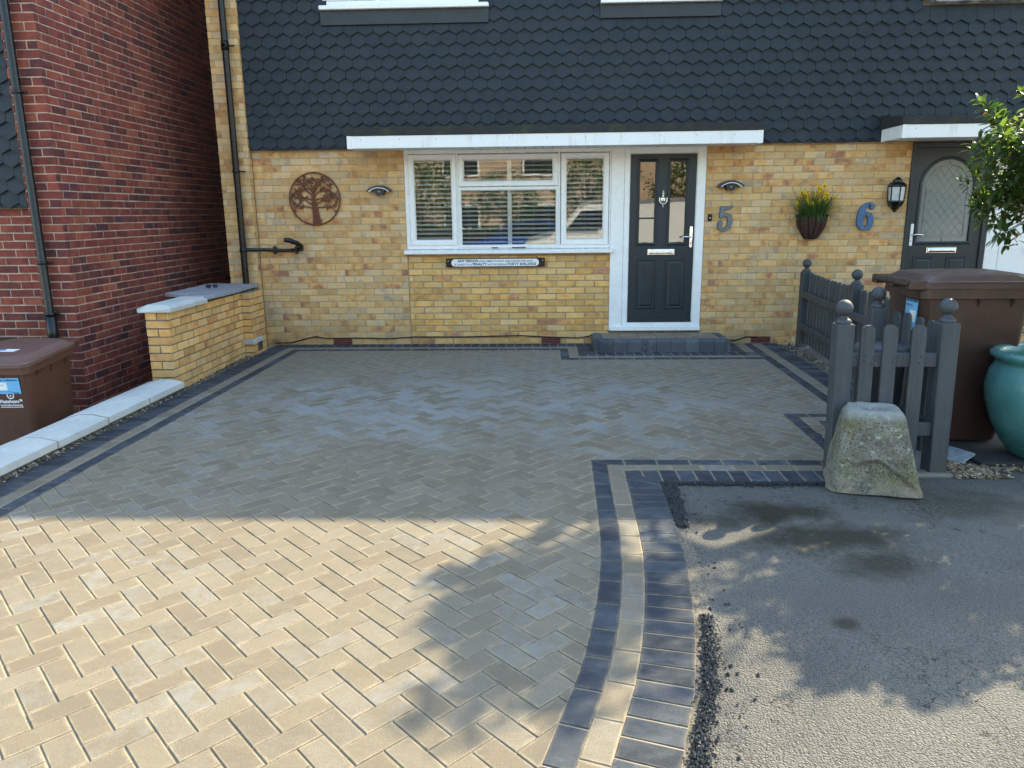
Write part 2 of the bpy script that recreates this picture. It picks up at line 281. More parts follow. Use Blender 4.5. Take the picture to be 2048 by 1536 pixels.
# ------------------------------------------------------------------ mesh builder
ORG = {}
class MB:
    def __init__(s): s.v = []; s.f = []; s.c = []; s.cur = (.5, .5, .5); s.sm = []
    def seed(s): s.cur = (rnd(), rnd(), rnd())
    def add(s, vs, fs, sm=False):
        b = len(s.v); s.v += [tuple(v) for v in vs]; s.c += [s.cur] * len(vs)
        s.f += [tuple(i + b for i in f) for f in fs]; s.sm += [sm] * len(fs)
    def quad(s, a, b, c, d): s.add([a, b, c, d], [(0, 1, 2, 3)])
    def box(s, x0, x1, y0, y1, z0, z1, b=0., mx=None):
        X = (min(x0, x1), max(x0, x1)); Y = (min(y0, y1), max(y0, y1)); Z = (min(z0, z1), max(z0, z1))
        b = min(b, (X[1]-X[0])*.49, (Y[1]-Y[0])*.49, (Z[1]-Z[0])*.49)
        if b <= 0:
            vs = [(X[i], Y[j], Z[k]) for i in (0, 1) for j in (0, 1) for k in (0, 1)]
            fs = [(0, 1, 3, 2), (4, 6, 7, 5), (0, 4, 5, 1), (2, 3, 7, 6), (0, 2, 6, 4), (1, 5, 7, 3)]
        else:
            vs = []; idx = {}
            for i in (0, 1):
                for j in (0, 1):
                    for k in (0, 1):
                        sx, sy, sz = (1 - 2*i), (1 - 2*j), (1 - 2*k)
                        for a in range(3):
                            p = [X[i] + sx*b, Y[j] + sy*b, Z[k] + sz*b]; p[a] = (X[i], Y[j], Z[k])[a]
                            idx[(i, j, k, a)] = len(vs); vs.append(tuple(p))
            g = lambda i, j, k, a: idx[(i, j, k, a)]
            fs = []
            for i in (0, 1):
                q = [g(i,0,0,0), g(i,1,0,0), g(i,1,1,0), g(i,0,1,0)]; fs.append(tuple(q if i else q[::-1]))
                q = [g(0,i,0,1), g(0,i,1,1), g(1,i,1,1), g(1,i,0,1)]; fs.append(tuple(q if i else q[::-1]))
                q = [g(0,0,i,2), g(1,0,i,2), g(1,1,i,2), g(0,1,i,2)]; fs.append(tuple(q if i else q[::-1]))
            for i in (0, 1):
                for j in (0, 1):
                    fs.append((g(i,j,0,0), g(i,j,1,0), g(i,j,1,1), g(i,j,0,1)) if (i+j) % 2 else (g(i,j,0,1), g(i,j,1,1), g(i,j,1,0), g(i,j,0,0)))
                    fs.append((g(i,0,j,0), g(i,1,j,0), g(i,1,j,2), g(i,0,j,2)) if (i+j) % 2 == 0 else (g(i,0,j,2), g(i,1,j,2), g(i,1,j,0), g(i,0,j,0)))
                    fs.append((g(0,i,j,1), g(1,i,j,1), g(1,i,j,2), g(0,i,j,2)) if (i+j) % 2 else (g(0,i,j,2), g(1,i,j,2), g(1,i,j,1), g(0,i,j,1)))
                    for k in (0, 1):
                        t = (g(i,j,k,0), g(i,j,k,1), g(i,j,k,2)); fs.append(t if (i+j+k) % 2 else t[::-1])
        if mx is not None: vs = [mx @ Vector(v) for v in vs]
        s.add(vs, fs)
    def prism(s, pts, f0, f1):
        """pts 2D list, f0/f1 map (u,v)->xyz for the two caps"""
        n = len(pts); a = [f0(*p) for p in pts]; b = [f1(*p) for p in pts]
        s.add(a + b, [tuple(range(n))[::-1], tuple(range(n, 2*n))] + [(i, (i+1) % n, n+(i+1) % n, n+i) for i in range(n)])
    def loft(s, rings, cap0=True, cap1=True, closed=True, sm=True):
        n = len(rings[0]); vs = [p for r in rings for p in r]; fs = []
        for k in range(len(rings)-1):
            for i in range(n if closed else n-1):
                j = (i+1) % n; fs.append((k*n+i, k*n+j, (k+1)*n+j, (k+1)*n+i))
        s.add(vs, fs, sm)
        if cap0: s.add(rings[0], [tuple(range(n))[::-1]])
        if cap1: s.add(rings[-1], [tuple(range(n))])
    def lathe(s, prof, seg=24, c=(0, 0, 0), sy=1., caps=True, ph=0., sm=True):
        rings = [[(c[0]+r*math.cos(2*PI*i/seg+ph), c[1]+sy*r*math.sin(2*PI*i/seg+ph), c[2]+z) for i in range(seg)] for r, z in prof]
        s.loft(rings, caps, caps, True, sm)
    def tube(s, path, r, seg=8, caps=True):
        P = [Vector(p) for p in path]; rings = []; up = None
        for i, p in enumerate(P):
            d = (P[min(i+1, len(P)-1)] - P[max(i-1, 0)]).normalized()
            if up is None: up = Vector((0, 0, 1)) if abs(d.z) < .9 else Vector((1, 0, 0))
            a = d.cross(up).normalized(); b = a.cross(d).normalized(); up = b
            rr = r[i] if isinstance(r, (list, tuple)) else r
            rings.append([tuple(p + a*(rr*math.cos(2*PI*k/seg)) + b*(rr*math.sin(2*PI*k/seg))) for k in range(seg)])
        s.loft(rings, caps, caps)
    def rsweep(s, x0, x1, z0, z1, prof, fill=False):
        """mitred rectangular moulding in XZ: prof = [(inset, y), ...]"""
        L = [[(x0+i, y, z0+i), (x1-i, y, z0+i), (x1-i, y, z1-i), (x0+i, y, z1-i)] for i, y in prof]
        s.loft(L, False, fill, True, False)
    def ribbon(s, path, w, y0, y1):
        P = [Vector((a, b)) for a, b in path]; n = len(P); Lf = []; Rt = []
        for i in range(n):
            d = P[min(i+1, n-1)] - P[max(i-1, 0)]; d = d.normalized() if d.length > 1e-9 else Vector((1, 0))
            q = Vector((-d.y, d.x)); ww = w(i/(n-1)) if callable(w) else w
            Lf.append(P[i] + q*ww/2); Rt.append(P[i] - q*ww/2)
        rings = [[(l.x, y0, l.y), (r.x, y0, r.y), (r.x, y1, r.y), (l.x, y1, l.y)] for l, r in zip(Lf, Rt)]
        s.loft(rings, True, True, True, False)
    def build(s, name, mat, parent=None, smooth=None):
        me = bpy.data.meshes.new(name); o0 = ORG.get(parent.name, (0, 0, 0)) if parent else (0, 0, 0)
        me.from_pydata([(x-o0[0], y-o0[1], z-o0[2]) for x, y, z in s.v], [], s.f)
        me.update()
        at = me.attributes.new('rnd', 'FLOAT_COLOR', 'POINT')
        at.data.foreach_set('color', [q for c in s.c for q in (c[0], c[1], c[2], 1.)])
        me.polygons.foreach_set('use_smooth', [bool(q) for q in s.sm] if smooth is None else [smooth]*len(s.f))
        for m in (mat if isinstance(mat, list) else [mat]): me.materials.append(M[m])
        o = bpy.data.objects.new(name, me); COL.objects.link(o)
        if parent: o.parent = parent; ORG[o.name] = o0
        return o
def tag(o, label=None, cat=None, group=None, kind=None):
    for k, v in (('label', label), ('category', cat), ('group', group), ('kind', kind)):
        if v: o[k] = v
    return o
def thing(name, loc, label, cat, group=None, rz=0.):
    o = bpy.data.objects.new(name, None); o.empty_display_size = .1; COL.objects.link(o)
    o.location = loc; o.rotation_euler = (0, 0, rz); ORG[o.name] = tuple(loc)
    return tag(o, label, cat, group)
def sphere(mb, c, r, seg=20, rings=12, sz=1.):
    mb.lathe([(max(1e-4, r*math.sin(PI*i/rings)), -r*sz*math.cos(PI*i/rings)) for i in range(rings+1)], seg, c, caps=False)
def recalc(o):
    bm = bmesh.new(); bm.from_mesh(o.data); bmesh.ops.recalc_face_normals(bm, faces=bm.faces); bm.to_mesh(o.data); bm.free(); return o
def fill2d(name, loops, depth, mat, parent, place, bevel=0.):
    """closed outlines (u,v) with holes, extruded; place = Matrix putting u->X, v->Y, extrude->Z"""
    cu = bpy.data.curves.new(name, 'CURVE'); cu.dimensions = '2D'; cu.fill_mode = 'BOTH'; cu.extrude = depth/2; cu.bevel_depth = bevel
    for lp in loops:
        sp = cu.splines.new('POLY'); sp.points.add(len(lp)-1); sp.use_cyclic_u = True
        for p, q in zip(sp.points, lp): p.co = (q[0], q[1], 0, 1)
    return cu2mesh(name, cu, mat, parent, place)
def cu2mesh(name, cu, mat, parent, place):
    t = bpy.data.objects.new('tmp', cu); COL.objects.link(t); bpy.context.view_layer.update()
    dg = bpy.context.evaluated_depsgraph_get(); me = bpy.data.meshes.new_from_object(t.evaluated_get(dg))
    bpy.data.objects.remove(t); me.transform(place); me.name = name; me.materials.clear(); me.materials.append(M[mat])
    if parent:
        o0 = ORG.get(parent.name, (0, 0, 0)); me.transform(Matrix.Translation(Vector(o0)*-1))
    o = bpy.data.objects.new(name, me); COL.objects.link(o)
    if parent: o.parent = parent; ORG[o.name] = ORG.get(parent.name, (0, 0, 0))
    return o
def text(body, size, width, mat, parent, place, depth=.0012, name='lettering', bold=0.):
    cu = bpy.data.curves.new(name, 'FONT'); cu.body = body; cu.size = size; cu.extrude = depth/2; cu.align_x = 'LEFT'; cu.offset = bold; cu.resolution_u = 3
    o = cu2mesh(name, cu, mat, None, Matrix())
    xs = [v.co.x for v in o.data.vertices]; w = max(xs) - min(xs); k = width/w if width else 1.
    o.data.transform(Matrix.Diagonal((k, 1, 1, 1)) @ Matrix.Translation((-min(xs), 0, 0))); o.data.transform(place)
    if parent:
        o0 = ORG.get(parent.name, (0, 0, 0)); o.data.transform(Matrix.Translation(Vector(o0)*-1)); o.parent = parent
    return o
def front(x, y, z):      # text plane facing -Y
    return Matrix.Translation((x, y, z)) @ Matrix.Rotation(PI/2, 4, 'X')

# ------------------------------------------------------------------ brickwork
def bricks(mb, o, u, n, regions, z0=0., L=.225, H=.075, j=.010, prot=.004, phase=0., jit=.0020, flem=False):
    """regions: list of (u0,u1,za,zb,[holes (u0,u1,za,zb)]) ; brick faces stand at n*0, mortar at -prot"""
    o = Vector(o); u = Vector(u); n = Vector(n)
    for (ua, ub, za, zb, holes) in regions:
        k0 = math.floor((za - z0)/H); k1 = math.ceil((zb - z0)/H)
        for k in range(k0, k1):
            a = max(za, z0 + k*H + j/2); b = min(zb, z0 + (k+1)*H - j/2)
            if b - a < .012: continue
            segs = [(ua, ub)]
            for h in holes:
                if h[2] < b - .01 and h[3] > a + .01:
                    segs = [q for s_ in segs for q in ((s_[0], min(s_[1], h[0])), (max(s_[0], h[1]), s_[1])) if q[1] - q[0] > .015]
            off = phase + (L/2 if k % 2 else 0)
            for (sa, sb) in segs:
                i = math.floor((sa - off)/L)
                while off + i*L < sb:
                    p = max(sa, off + i*L + (j/2 if off+i*L > sa - 1e-6 else 0)); q = min(sb, off + (i+1)*L - (j/2 if off+(i+1)*L < sb else 0)); i += 1
                    parts = [(p, q)]
                    for (p, q) in parts:
                        if q - p < .018: continue
                        mb.seed(); J = lambda: ru(-jit, jit)
                        e = .0035; t = ru(-.0012, .0012)
                        outer = [(p+J(), a+J()), (q+J(), a+J()), (q+J(), b+J()), (p+J(), b+J())]
                        inner = [(p+e+J(), a+e+J()), (q-e+J(), a+e+J()), (q-e+J(), b-e+J()), (p+e+J(), b-e+J())]
                        vs = [o + u*x + Vector((0, 0, z)) + n*(-prot-.004) for x, z in outer] + [o + u*x + Vector((0, 0, z)) + n*(t - .0018) for x, z in outer] + [o + u*x + Vector((0, 0, z)) + n*t for x, z in inner]
                        fs = [(8, 9, 10, 11)] + [(m, (m+1) % 4, 4+(m+1) % 4, 4+m) for m in range(4)] + [(4+m, 4+(m+1) % 4, 8+(m+1) % 4, 8+m) for m in range(4)]
                        mb.add(vs, fs)
# ------------------------------------------------------------------ tiles
TP, TG = .1665, .119
def hung_tiles(mb, x0, x1, zb, zt, holes, yb=-.048, xph=-3.002, o=(0, 0, 0), first=True):
    def tile(pts, zk, tilt=True):
        # clip to x0..x1 and zt
        pts = clip(pts, lambda p: p[0] - x0); pts = clip(pts, lambda p: x1 - p[0]); pts = clip(pts, lambda p: zt - p[1])
        if len(pts) < 3: return
        mb.seed(); t = ru(-.001, .001)
        yf = lambda z: yb - .023 + .031*(z - zk)/.19 + t
        mb.prism(pts, lambda a, b: (a+o[0], yf(b)+.0095+o[1], b+o[2]), lambda a, b: (a+o[0], yf(b)+o[1], b+o[2]))
    w = TP/2 - .0017
    k = 0
    nx0 = int((x0 - xph)/TP) - 2; nx1 = int((x1 - xph)/TP) + 2
    if first:
        for i in range(nx0, nx1):
            c = xph + i*TP + TP/2; q = [(c-w, zb), (c+w, zb), (c+w, zb+.12), (c-w, zb+.12)]
            mb.seed(); q2 = clip(clip(q, lambda p: p[0]-x0), lambda p: x1-p[0])
            if len(q2) > 2: mb.prism(q2, lambda a, b: (a+o[0], yb+.008+o[1], b+o[2]), lambda a, b: (a+o[0], yb+.001+o[1], b+o[2]))
    while zb + k*TG < zt:
        zk = zb + .003 + k*TG
        for i in range(nx0, nx1):
            c = xph + i*TP + (TP/2 if k % 2 == 0 else 0)
            if any(h[0] < c < h[1] and h[2] < zk + .06 < h[3] for h in holes): continue
            tip = ru(-.0015, .0015)
            pts = [(c, zk+tip), (c+w, zk+.045+tip), (c+w, zk+.192), (c-w, zk+.192), (c-w, zk+.045+tip)]
            tile(pts, zk)
        k += 1
def clip(pts, f):
    out = []
    for i in range(len(pts)):
        a, b = pts[i-1], pts[i]; fa, fb = f(a), f(b)
        if (fa >= 0) != (fb >= 0):
            t = fa/(fa-fb); out.append((a[0]+(b[0]-a[0])*t, a[1]+(b[1]-a[1])*t))
        if fb >= 0: out.append(b)
    return out
# ------------------------------------------------------------------ house five
H5 = thing('terraced_house', (0, 0, 0), 'yellow brick house with charcoal hung tiles, grey door and wide window behind the driveway', 'house')
XB = 2.95
for x0, x1 in ((-3.325, -1.572), (1.880, XB)):
    mb = MB(); bricks(mb, (0, 0, 0), (1, 0, 0), (0, -1, 0), [(x0, x1, -.09, 2.275, [])], prot=.005, j=.0085, phase=.04)
    mb.build('wall', 'brick_yellow', H5)
mb = MB()
bricks(mb, (0, -.1, 0), (1, 0, 0), (0, -1, 0), [(-3.67, -3.33, -.09, 5.25, [])], prot=.004, j=.0085, phase=.005, L=.2265)
bricks(mb, (-3.33, -.1, 0), (0, 1, 0), (1, 0, 0), [(0, .094, -.09, 5.25, [])], prot=.004, j=.0085, L=.1)
mb.build('pier', 'brick_yellow', H5)
mb = MB()
bricks(mb, (0, .012, 0), (1, 0, 0), (0, -1, 0), [(-1.560, .806, -.09, 1.075, [])], prot=.006, j=.013, phase=.07)
mb.build('wall_panel', 'brick_panel', H5)
mb = MB()   # mortar and core of the masonry
for x0, x1, y in ((-3.33, -1.566, .0035), (1.876, XB-.001, .0035)):
    mb.box(x0, x1, y, .25, -.7, 5.25)
mb.box(-1.566, .81, .019, .25, -.7, 1.07); mb.box(.81, 1.876, .03, .25, -.7, .155)
mb.box(-1.566, 1.876, .0035, .25, 2.25, 5.25)
mb.box(-3.6665, -3.3335, -.0965, .0033, -.7, 5.25)
mb.box(-3.667, -3.34, .25, 8, -.7, 5.25); mb.box(-3.34, XB-.001, 7.8, 8, -.7, 5.25)
mb.build('masonry_core', 'mortar_pale', H5)
mb = MB()
WIN_UP = [(-2.36, -.61, 3.56, 4.80), (.70, 1.89, 3.575, 4.80)]
hung_tiles(mb, -3.325, XB, 2.262, 5.2, WIN_UP)
mb.build('hung_tiles', 'slate', H5)
for q in ((-2.412, -.560, 3.565), (.648, 1.942, 3.58)):
    mb = MB(); mb.box(q[0], q[1], -.077, -.03, q[2], 3.718, .004); mb.build('flashing', 'lead_dark', H5)
mb = MB()
for x0, x1 in ((-3.325, -2.38), (-.59, .68), (1.91, XB)): mb.box(x0, x1, -.036, .003, 2.27, 5.2)
for x0, x1 in ((-2.38, -.59), (.68, 1.91)): mb.box(x0, x1, -.036, .003, 2.27, 3.7); mb.box(x0, x1, -.036, .003, 4.8, 5.2)
mb.build('underlay', 'lead_dark', H5)
mb = MB()
mb.box(-3.34, 1.4, 3.2, 3.3, .15, 4.9); mb.box(-3.3, 2.9, .26, 3.3, 2.3, 2.4); mb.box(-3.3, 2.9, .26, 3.3, .05, .14); mb.box(1.0, 1.05, .26, 3.2, .14, 2.3)
mb.box(-3.335, -3.3, .26, 3.2, .14, 2.3); mb.box(2.88, 2.92, .26, 3.2, .14, 2.3); mb.box(1.05, 2.88, 1.6, 1.65, .14, 2.3)
mb.box(-3.3, 2.9, 1.5, 1.55, 2.4, 4.9); mb.box(-3.335, 2.9, .26, 1.5, 4.86, 4.9)
mb.build('room_lining', 'room', H5)
# roof over both houses' halves
def roof(name, x0, x1, parent, mat='rooftile', y0=-.3, z0=5.33, yr=4.0, zr=7.7):
    mb = MB()
    mb.add([(x0, y0, z0), (x1, y0, z0), (x1, yr, zr), (x0, yr, zr), (x0, 8.3, z0), (x1, 8.3, z0), (x0, y0, z0-.12), (x1, y0, z0-.12), (x1, 8.3, z0-.12), (x0, 8.3, z0-.12)],
           [(0, 1, 2, 3), (3, 2, 5, 4), (7, 6, 9, 8), (0, 6, 7, 1), (4, 5, 8, 9), (0, 3, 4, 9, 6), (1, 7, 8, 5, 2)])
    return mb.build(name, mat, parent)
roof('roof', -3.75, XB, H5)
mb = MB(); mb.box(-3.75, XB-.002, -.302, -.28, 5.14, 5.28, .004); mb.box(-3.75, XB-.002, -.28, .0, 5.195, 5.208)
mb.build('fascia', 'white_trim', H5)
mb = MB(); mb.tube([(-3.8, -.36, 5.275), (XB-.004, -.36, 5.275)], .055, 10); mb.build('gutter', 'black', H5)

# window helper: white profile frames
SASH = [(0, -.004), (.006, -.016), (.040, -.016), (.056, -.004), (.062, .012), (.066, .03)]
def sash(mb, gx0, gx1, gz0, gz1, w=.066, y=0.):
    """moulded frame whose visible glass is gx0..gx1 x gz0..gz1"""
    pr = [(i*w/.066, yy + y) for i, yy in SASH]
    mb.rsweep(gx0-w, gx1+w, gz0-w, gz1+w, pr)
def glazing(x0, x1, z0, z1, parent, y=.028, mat='glass'):
    g = MB(); g.add([(x0-.01, y, z0-.01), (x1+.01, y, z0-.01), (x1+.01, y, z1+.01), (x0-.01, y, z1+.01)], [(0, 1, 2, 3)])
    return g.build('pane', mat, parent)
mb = MB()
fx0, fx1, fz0, fz1 = -1.566, .806, 1.132, 2.246
mb.box(fx0, fx1, -.002, .07, fz0, fz0+.045, .003); mb.box(fx0, fx1, -.002, .07, fz1-.043, fz1, .003)
for a, b in ((fx0, fx0+.047), (-.970, -.944), (.200, .228), (fx1-.02, fx1)): mb.box(a, b, -.0015, .07, fz0+.045, fz1-.043, .003)
mb.box(-.944, .200, -.0012, .07, 1.805, 1.832, .003)
WF = mb.build('window', 'white', H5)
GL = [(-1.452, -1.036, 1.243, 2.130), (-.876, .134, 1.905, 2.125), (-.914, .172, 1.178, 1.788), (.302, .714, 1.236, 2.127)]
for i, g in enumerate(GL): mb = MB(); sash(mb, *g, w=.030 if i == 2 else .068); mb.build('sash', 'white', WF)
for g in GL: glazing(*g, WF)
mb = MB(); mb.box(-1.60, .834, -.075, .02, 1.076, 1.112, .006)
mb.add([(-1.60, -.069, 1.112), (.834, -.069, 1.112), (.834, .02, 1.131), (-1.60, .02, 1.131)], [(0, 1, 2, 3)])
mb.build('sill', 'white', WF)
for a, b in ((-.575, -.50), (-.335, -.175)): mb = MB(); mb.box(a, b, -.012, -.003, 1.138, 1.151, .002); mb.build('drain_cover', 'dark_metal', WF)
for (a, b) in ((-1.50, -.985), (-.93, -.375), (-.345, .185), (.25, .77)):
    z = 1.20; mb = MB()
    while z < 2.16:
        t = ru(-.001, .001)
        mb.add([(a, .075, z+t), (b, .075, z+t), (b, .120, z+.017+t), (a, .120, z+.017+t), (a, .075, z-.004+t), (b, .075, z-.004+t), (b, .120, z+.013+t), (a, .120, z+.013+t)], [(0, 1, 2, 3), (4, 7, 6, 5), (0, 4, 5, 1), (3, 2, 6, 7)])
        z += .051
    for x in (a+.09, (a+b)/2, b-.09): mb.box(x-.001, x+.001, .072, .0735, 1.19, 2.2)
    mb.box(a, b, .065, .125, 2.17, 2.21); mb.build('blind', 'blind', WF)
mb = MB(); mb.box(-.385, -.335, .066, .071, 1.16, 2.2); mb.build('blind_edge', 'blind', WF)
# door set
mb = MB(); mb.box(.807, .9555, -.012, .06, .160, 2.246, .003); mb.build('side_panel', 'white', H5)
mb = MB()
mb.box(.957, 1.018, -.016, .06, .252, 2.246, .004); mb.box(1.778, 1.874, -.016, .06, .252, 2.246, .004); mb.box(1.018, 1.778, -.0157, .06, 2.178, 2.246, .004)
mb.box(.83, 1.876, -.045, .06, .160, .213, .005); mb.box(.957, 1.874, -.0255, .058, .2135, .2515, .004)
mb.rsweep(1.018, 1.778, .252, 2.178, [(0, -.014), (.004, -.006), (.010, .018)])
for x in (1.14, 1.62): mb.box(x, x+.035, -.028, -.0245, .228, .236)
DF = mb.build('door_frame', 'white', H5)
def door_leaf(x0, x1, z0, z1, holes, panels, parent, yf=.006, bars=()):
    mb = MB(); xs = sorted({x0, x1} | {h[0] for h in holes} | {h[1] for h in holes}); 
    zlo = min(h[2] for h in holes); zhi = max(h[3] for h in holes)
    mb.box(x0, x1, yf, .05, z0, zlo); mb.box(x0, x1, yf, .05, zhi, z1)
    cut = [x0] + [q for h in holes for q in h[:2]] + [x1]
    for i in range(0, len(cut), 2): mb.box(cut[i], cut[i+1], yf, .05, zlo, zhi)
    for h in holes: mb.rsweep(h[0]-.032, h[1]+.032, h[2]-.036, h[3]+.036, [(0, yf-.0005), (.004, yf-.011), (.014, yf-.014), (.022, yf-.006), (.030, yf-.004), (.036, yf+.02)])
    for p in panels: mb.rsweep(p[0], p[1], p[2], p[3], [(0, yf-.0006), (.008, yf+.0085), (.020, yf+.009), (.036, yf-.003), (.040, yf-.0036)], True) if False else mb.rsweep(p[0], p[1], p[2], p[3], [(0, yf-.0005), (.006, yf-.010), (.016, yf-.011), (.026, yf-.003), (.034, yf-.003), (.050, yf-.011), (.056, yf-.0115)], True)
    for b in bars: mb.box(b[0], b[1], yf-.004, .045, b[2], b[3], .003)
    return mb.build('door', 'door', parent)
DR = door_leaf(1.020, 1.776, .254, 2.176, [(1.135, 1.310, 1.185, 2.085), (1.482, 1.660, 1.185, 2.085)], [(1.118, 1.342, .415, 1.0), (1.452, 1.676, .415, 1.0)], H5, bars=[(1.12, 1.325, 1.452, 1.470)])
mb = MB(); mb.box(1.03, 1.77, -.014, .005, .258, .292, .004); mb.build('weather_bar', 'door', DR)
for g in ((1.135, 1.310, 1.185, 2.085), (1.482, 1.660, 1.185, 2.085)): glazing(*g, DR, .024, 'obscure')
mb = MB(); mb.rsweep(1.240, 1.552, 1.040, 1.112, [(0, .006), (.002, -.004), (.008, -.008), (.012, -.008), (.014, -.003), (.018, -.003), (.020, -.014), (.030, -.019)], True); mb.build('letterbox', 'chrome', DR)
mb = MB()
for zz, r in ((1.765, .007), (1.752, .012), (1.735, .017)): sphere(mb, (1.40, -.008, zz), r, 12, 8)
mb.tube([(1.40, -.006, 1.73), (1.40, -.006, 1.70)], .012, 10)
mb.lathe([(.004, -.045), (.02, -.036), (.032, -.012), (.034, .012), (.026, .028), (.010, .036)], 18, (1.40, -.004, 1.665), .45)
mb.tube([(1.40+.045*math.sin(t), -.022, 1.665-.05*math.cos(t)) for t in [(-.8+1.6*i/12)*PI*.85 for i in range(13)]], .0065, 8)
for zz, r in ((1.612, .012), (1.595, .008), (1.585, .006)): sphere(mb, (1.40, -.012, zz), r, 12, 8)
mb.build('knocker', 'chrome', DR)
def lever(parent, x, zc, sgn, plate_mat='chrome', h=.24, yf=.006):
    mb = MB(); mb.prism([(x + .016*math.cos(t) , zc + (h/2-.016)*(1 if math.sin(t) >= 0 else -1) + .016*math.sin(t)) for t in [2*PI*i/20+.01 for i in range(20)]], lambda a, b: (a, yf, b), lambda a, b: (a, yf-.010, b))
    hd = mb.build('handle', plate_mat, parent)
    mb = MB(); mb.tube([(x, yf-.008, zc), (x, yf-.045, zc)], .009, 10); mb.tube([(x, yf-.045, zc), (x+sgn*.02, yf-.050, zc+.002), (x+sgn*.07, yf-.048, zc+.004), (x+sgn*.115, yf-.042, zc-.004)], [.009, .012, .013, .008], 10)
    sphere(mb, (x, yf-.008, zc-.07), .010, 10, 8); mb.build('lever', 'chrome', hd)
lever(DR, 1.735, 1.245, -1)
# porch canopy
def canopy(parent, x0, x1, d, zb, zt, side_left=False, moss=True, zw=.125):
    mb = MB()
    mb.box(x0, x1, -d-.02, -d, zb, zt, .003); mb.box(x0, x0+.018, -d, -.08, zb+.001, zt-.001, .003); mb.box(x1-.018, x1, -d, -.08, zb+.001, zt-.001, .003)
    mb.box(x0-.002, x0+.05, -d-.023, -d-.019, zb-.002, zt+.001, .001); mb.box(x1-.05, x1+.002, -d-.023, -d-.019, zb-.002, zt+.001, .001)
    cn = mb.build('canopy', 'white_trim', parent)
    mb = MB(); x = x0 + .02
    while x < x1 - .03:
        w = min(.098, x1 - .02 - x); mb.box(x, x+w-.004, -d, -.0, zb+.012, zb+.02, .002); x += .1
    mb.build('soffit', 'white_trim', cn)
    mb = MB()
    pr = [(-d-.028, zt+.003), (-d-.028, zt+.055), (-d-.010, zt+.068), (-.05, zt+zw), (-.05, zt+.003)]
    mb.prism([(x0-.012, 0), (x1+.012, 0), (x1+.012, 1), (x0-.012, 1)], lambda a, b: (a, -d-.028 + b*(d-.022), zt+.003), lambda a, b: (a, -d-.028+b*(d-.022), zt+.082 + b*(zw-.082)))
    ft = mb.build('felt', 'felt', cn)
    mb = MB()
    for i in range(len(range(int((x1-x0)*16)))):
        x = ru(x0, x0 + (x1-x0)*ru(.3, 1)); r = ru(.008, .022); sphere(mb, (x, -d-.022+ru(0, .03), zt+.083), r, 6, 4, .5)
    if moss: mb.build('moss', 'moss', cn)['kind'] = 'stuff'
    for i in range(int((x1-x0)/.4)):
        x = x0 + .15 + i*.4 + ru(-.02, .02); mb = MB(); mb.box(x-.005, x+.005, -d-.022, -d-.0195, (zb+zt)/2+.02, (zb+zt)/2+.03, .001); mb.build('screw_cap', 'alu', cn)
    return cn
canopy(H5, -2.085, 2.350, .48, 2.232, 2.362)
# upper windows (mostly above the picture)
def upper_window(parent, x0, x1, zs, n, sill='white', lintel=4.75):
    mb = MB()
    mb.box(x0, x1, -.05, .06, zs+.045, zs+.10, .004); mb.box(x0, x1, -.05, .06, lintel, lintel+.05, .004)
    for i in range(n+1):
        x = x0 + (x1-x0-.05)*i/n; mb.box(x, x+.05, -.0495, .06, zs+.10, lintel, .004)
    w = mb.build('window', 'white', parent)
    for i in range(n):
        sa = MB()
        a = x0 + (x1-x0-.05)*i/n + .05; b = x0 + (x1-x0-.05)*(i+1)/n
        sash(sa, a+.062, b-.062, zs+.165, lintel-.065, .062, -.035); glazing(a+.062, b-.062, zs+.165, lintel-.065, w, .0)
        sa.build('sash', 'white', w)
    mb = MB(); mb.box(x0-.025, x1+.03, -.125, -.02, zs, zs+.038, .006); mb.box(x0-.02, x1+.02, -.118, -.05, zs+.038, zs+.044); mb.build('sill', sill, w)
    for i in range(n):
        a = x0 + (x1-x0)*i/n; mb = MB(); mb.box(a+.02, a+.25, .12, .16, zs+.1, lintel); mb.build('curtain', 'blind', w)
upper_window(H5, -2.385, -.585, 3.715, 3); upper_window(H5, .675, 1.915, 3.722, 2)
# rainwater pipe
def clip_ring(mb, x, y, z, r, sx=.09):
    mb.lathe([(r+.001, -.016), (r+.007, -.014), (r+.007, .014), (r+.001, .016)], 14, (x, y, z)); mb.box(x, x+sx, y+.01, y+.03, z-.008, z+.008, .003); sphere(mb, (x+sx, y+.012, z), .012, 8, 6)
mb = MB(); mb.tube([(-3.455, -.175, 5.2), (-3.455, -.175, .80), (-3.47, -.175, -.3)], .036, 16)
DP = mb.build('drainpipe', 'black', H5)
for q in ((3.36, .09), (2.03, .09), (1.15, .05)): mb = MB(); clip_ring(mb, -3.455, -.175, q[0], .036, q[1]); mb.build('bracket', 'black', DP)
mb = MB(); mb.lathe([(.037, -.05), (.043, -.05), (.043, .05), (.037, .05)], 14, (-3.455, -.175, 3.36)); mb.build('socket', 'black', DP)
# overflow pipe with an upswept end
mb = MB(); mb.tube([(-3.44, -.18, 1.155), (-3.30, -.17, 1.150), (-3.24, -.06, 1.146), (-3.0, -.045, 1.135), (-2.86, -.05, 1.14), (-2.80, -.075, 1.15), (-2.785, -.12, 1.185), (-2.82, -.18, 1.225), (-2.88, -.235, 1.255), (-2.93, -.27, 1.265)], [.020]*4 + [.021, .026, .028, .028, .028, .028], 12)
OP = mb.build('overflow_pipe', 'black', H5)
for x in (-3.13, -2.87): mb = MB(); mb.box(x-.012, x+.012, -.072, -.001, 1.095, 1.185, .004); mb.build('bracket', 'black', OP)
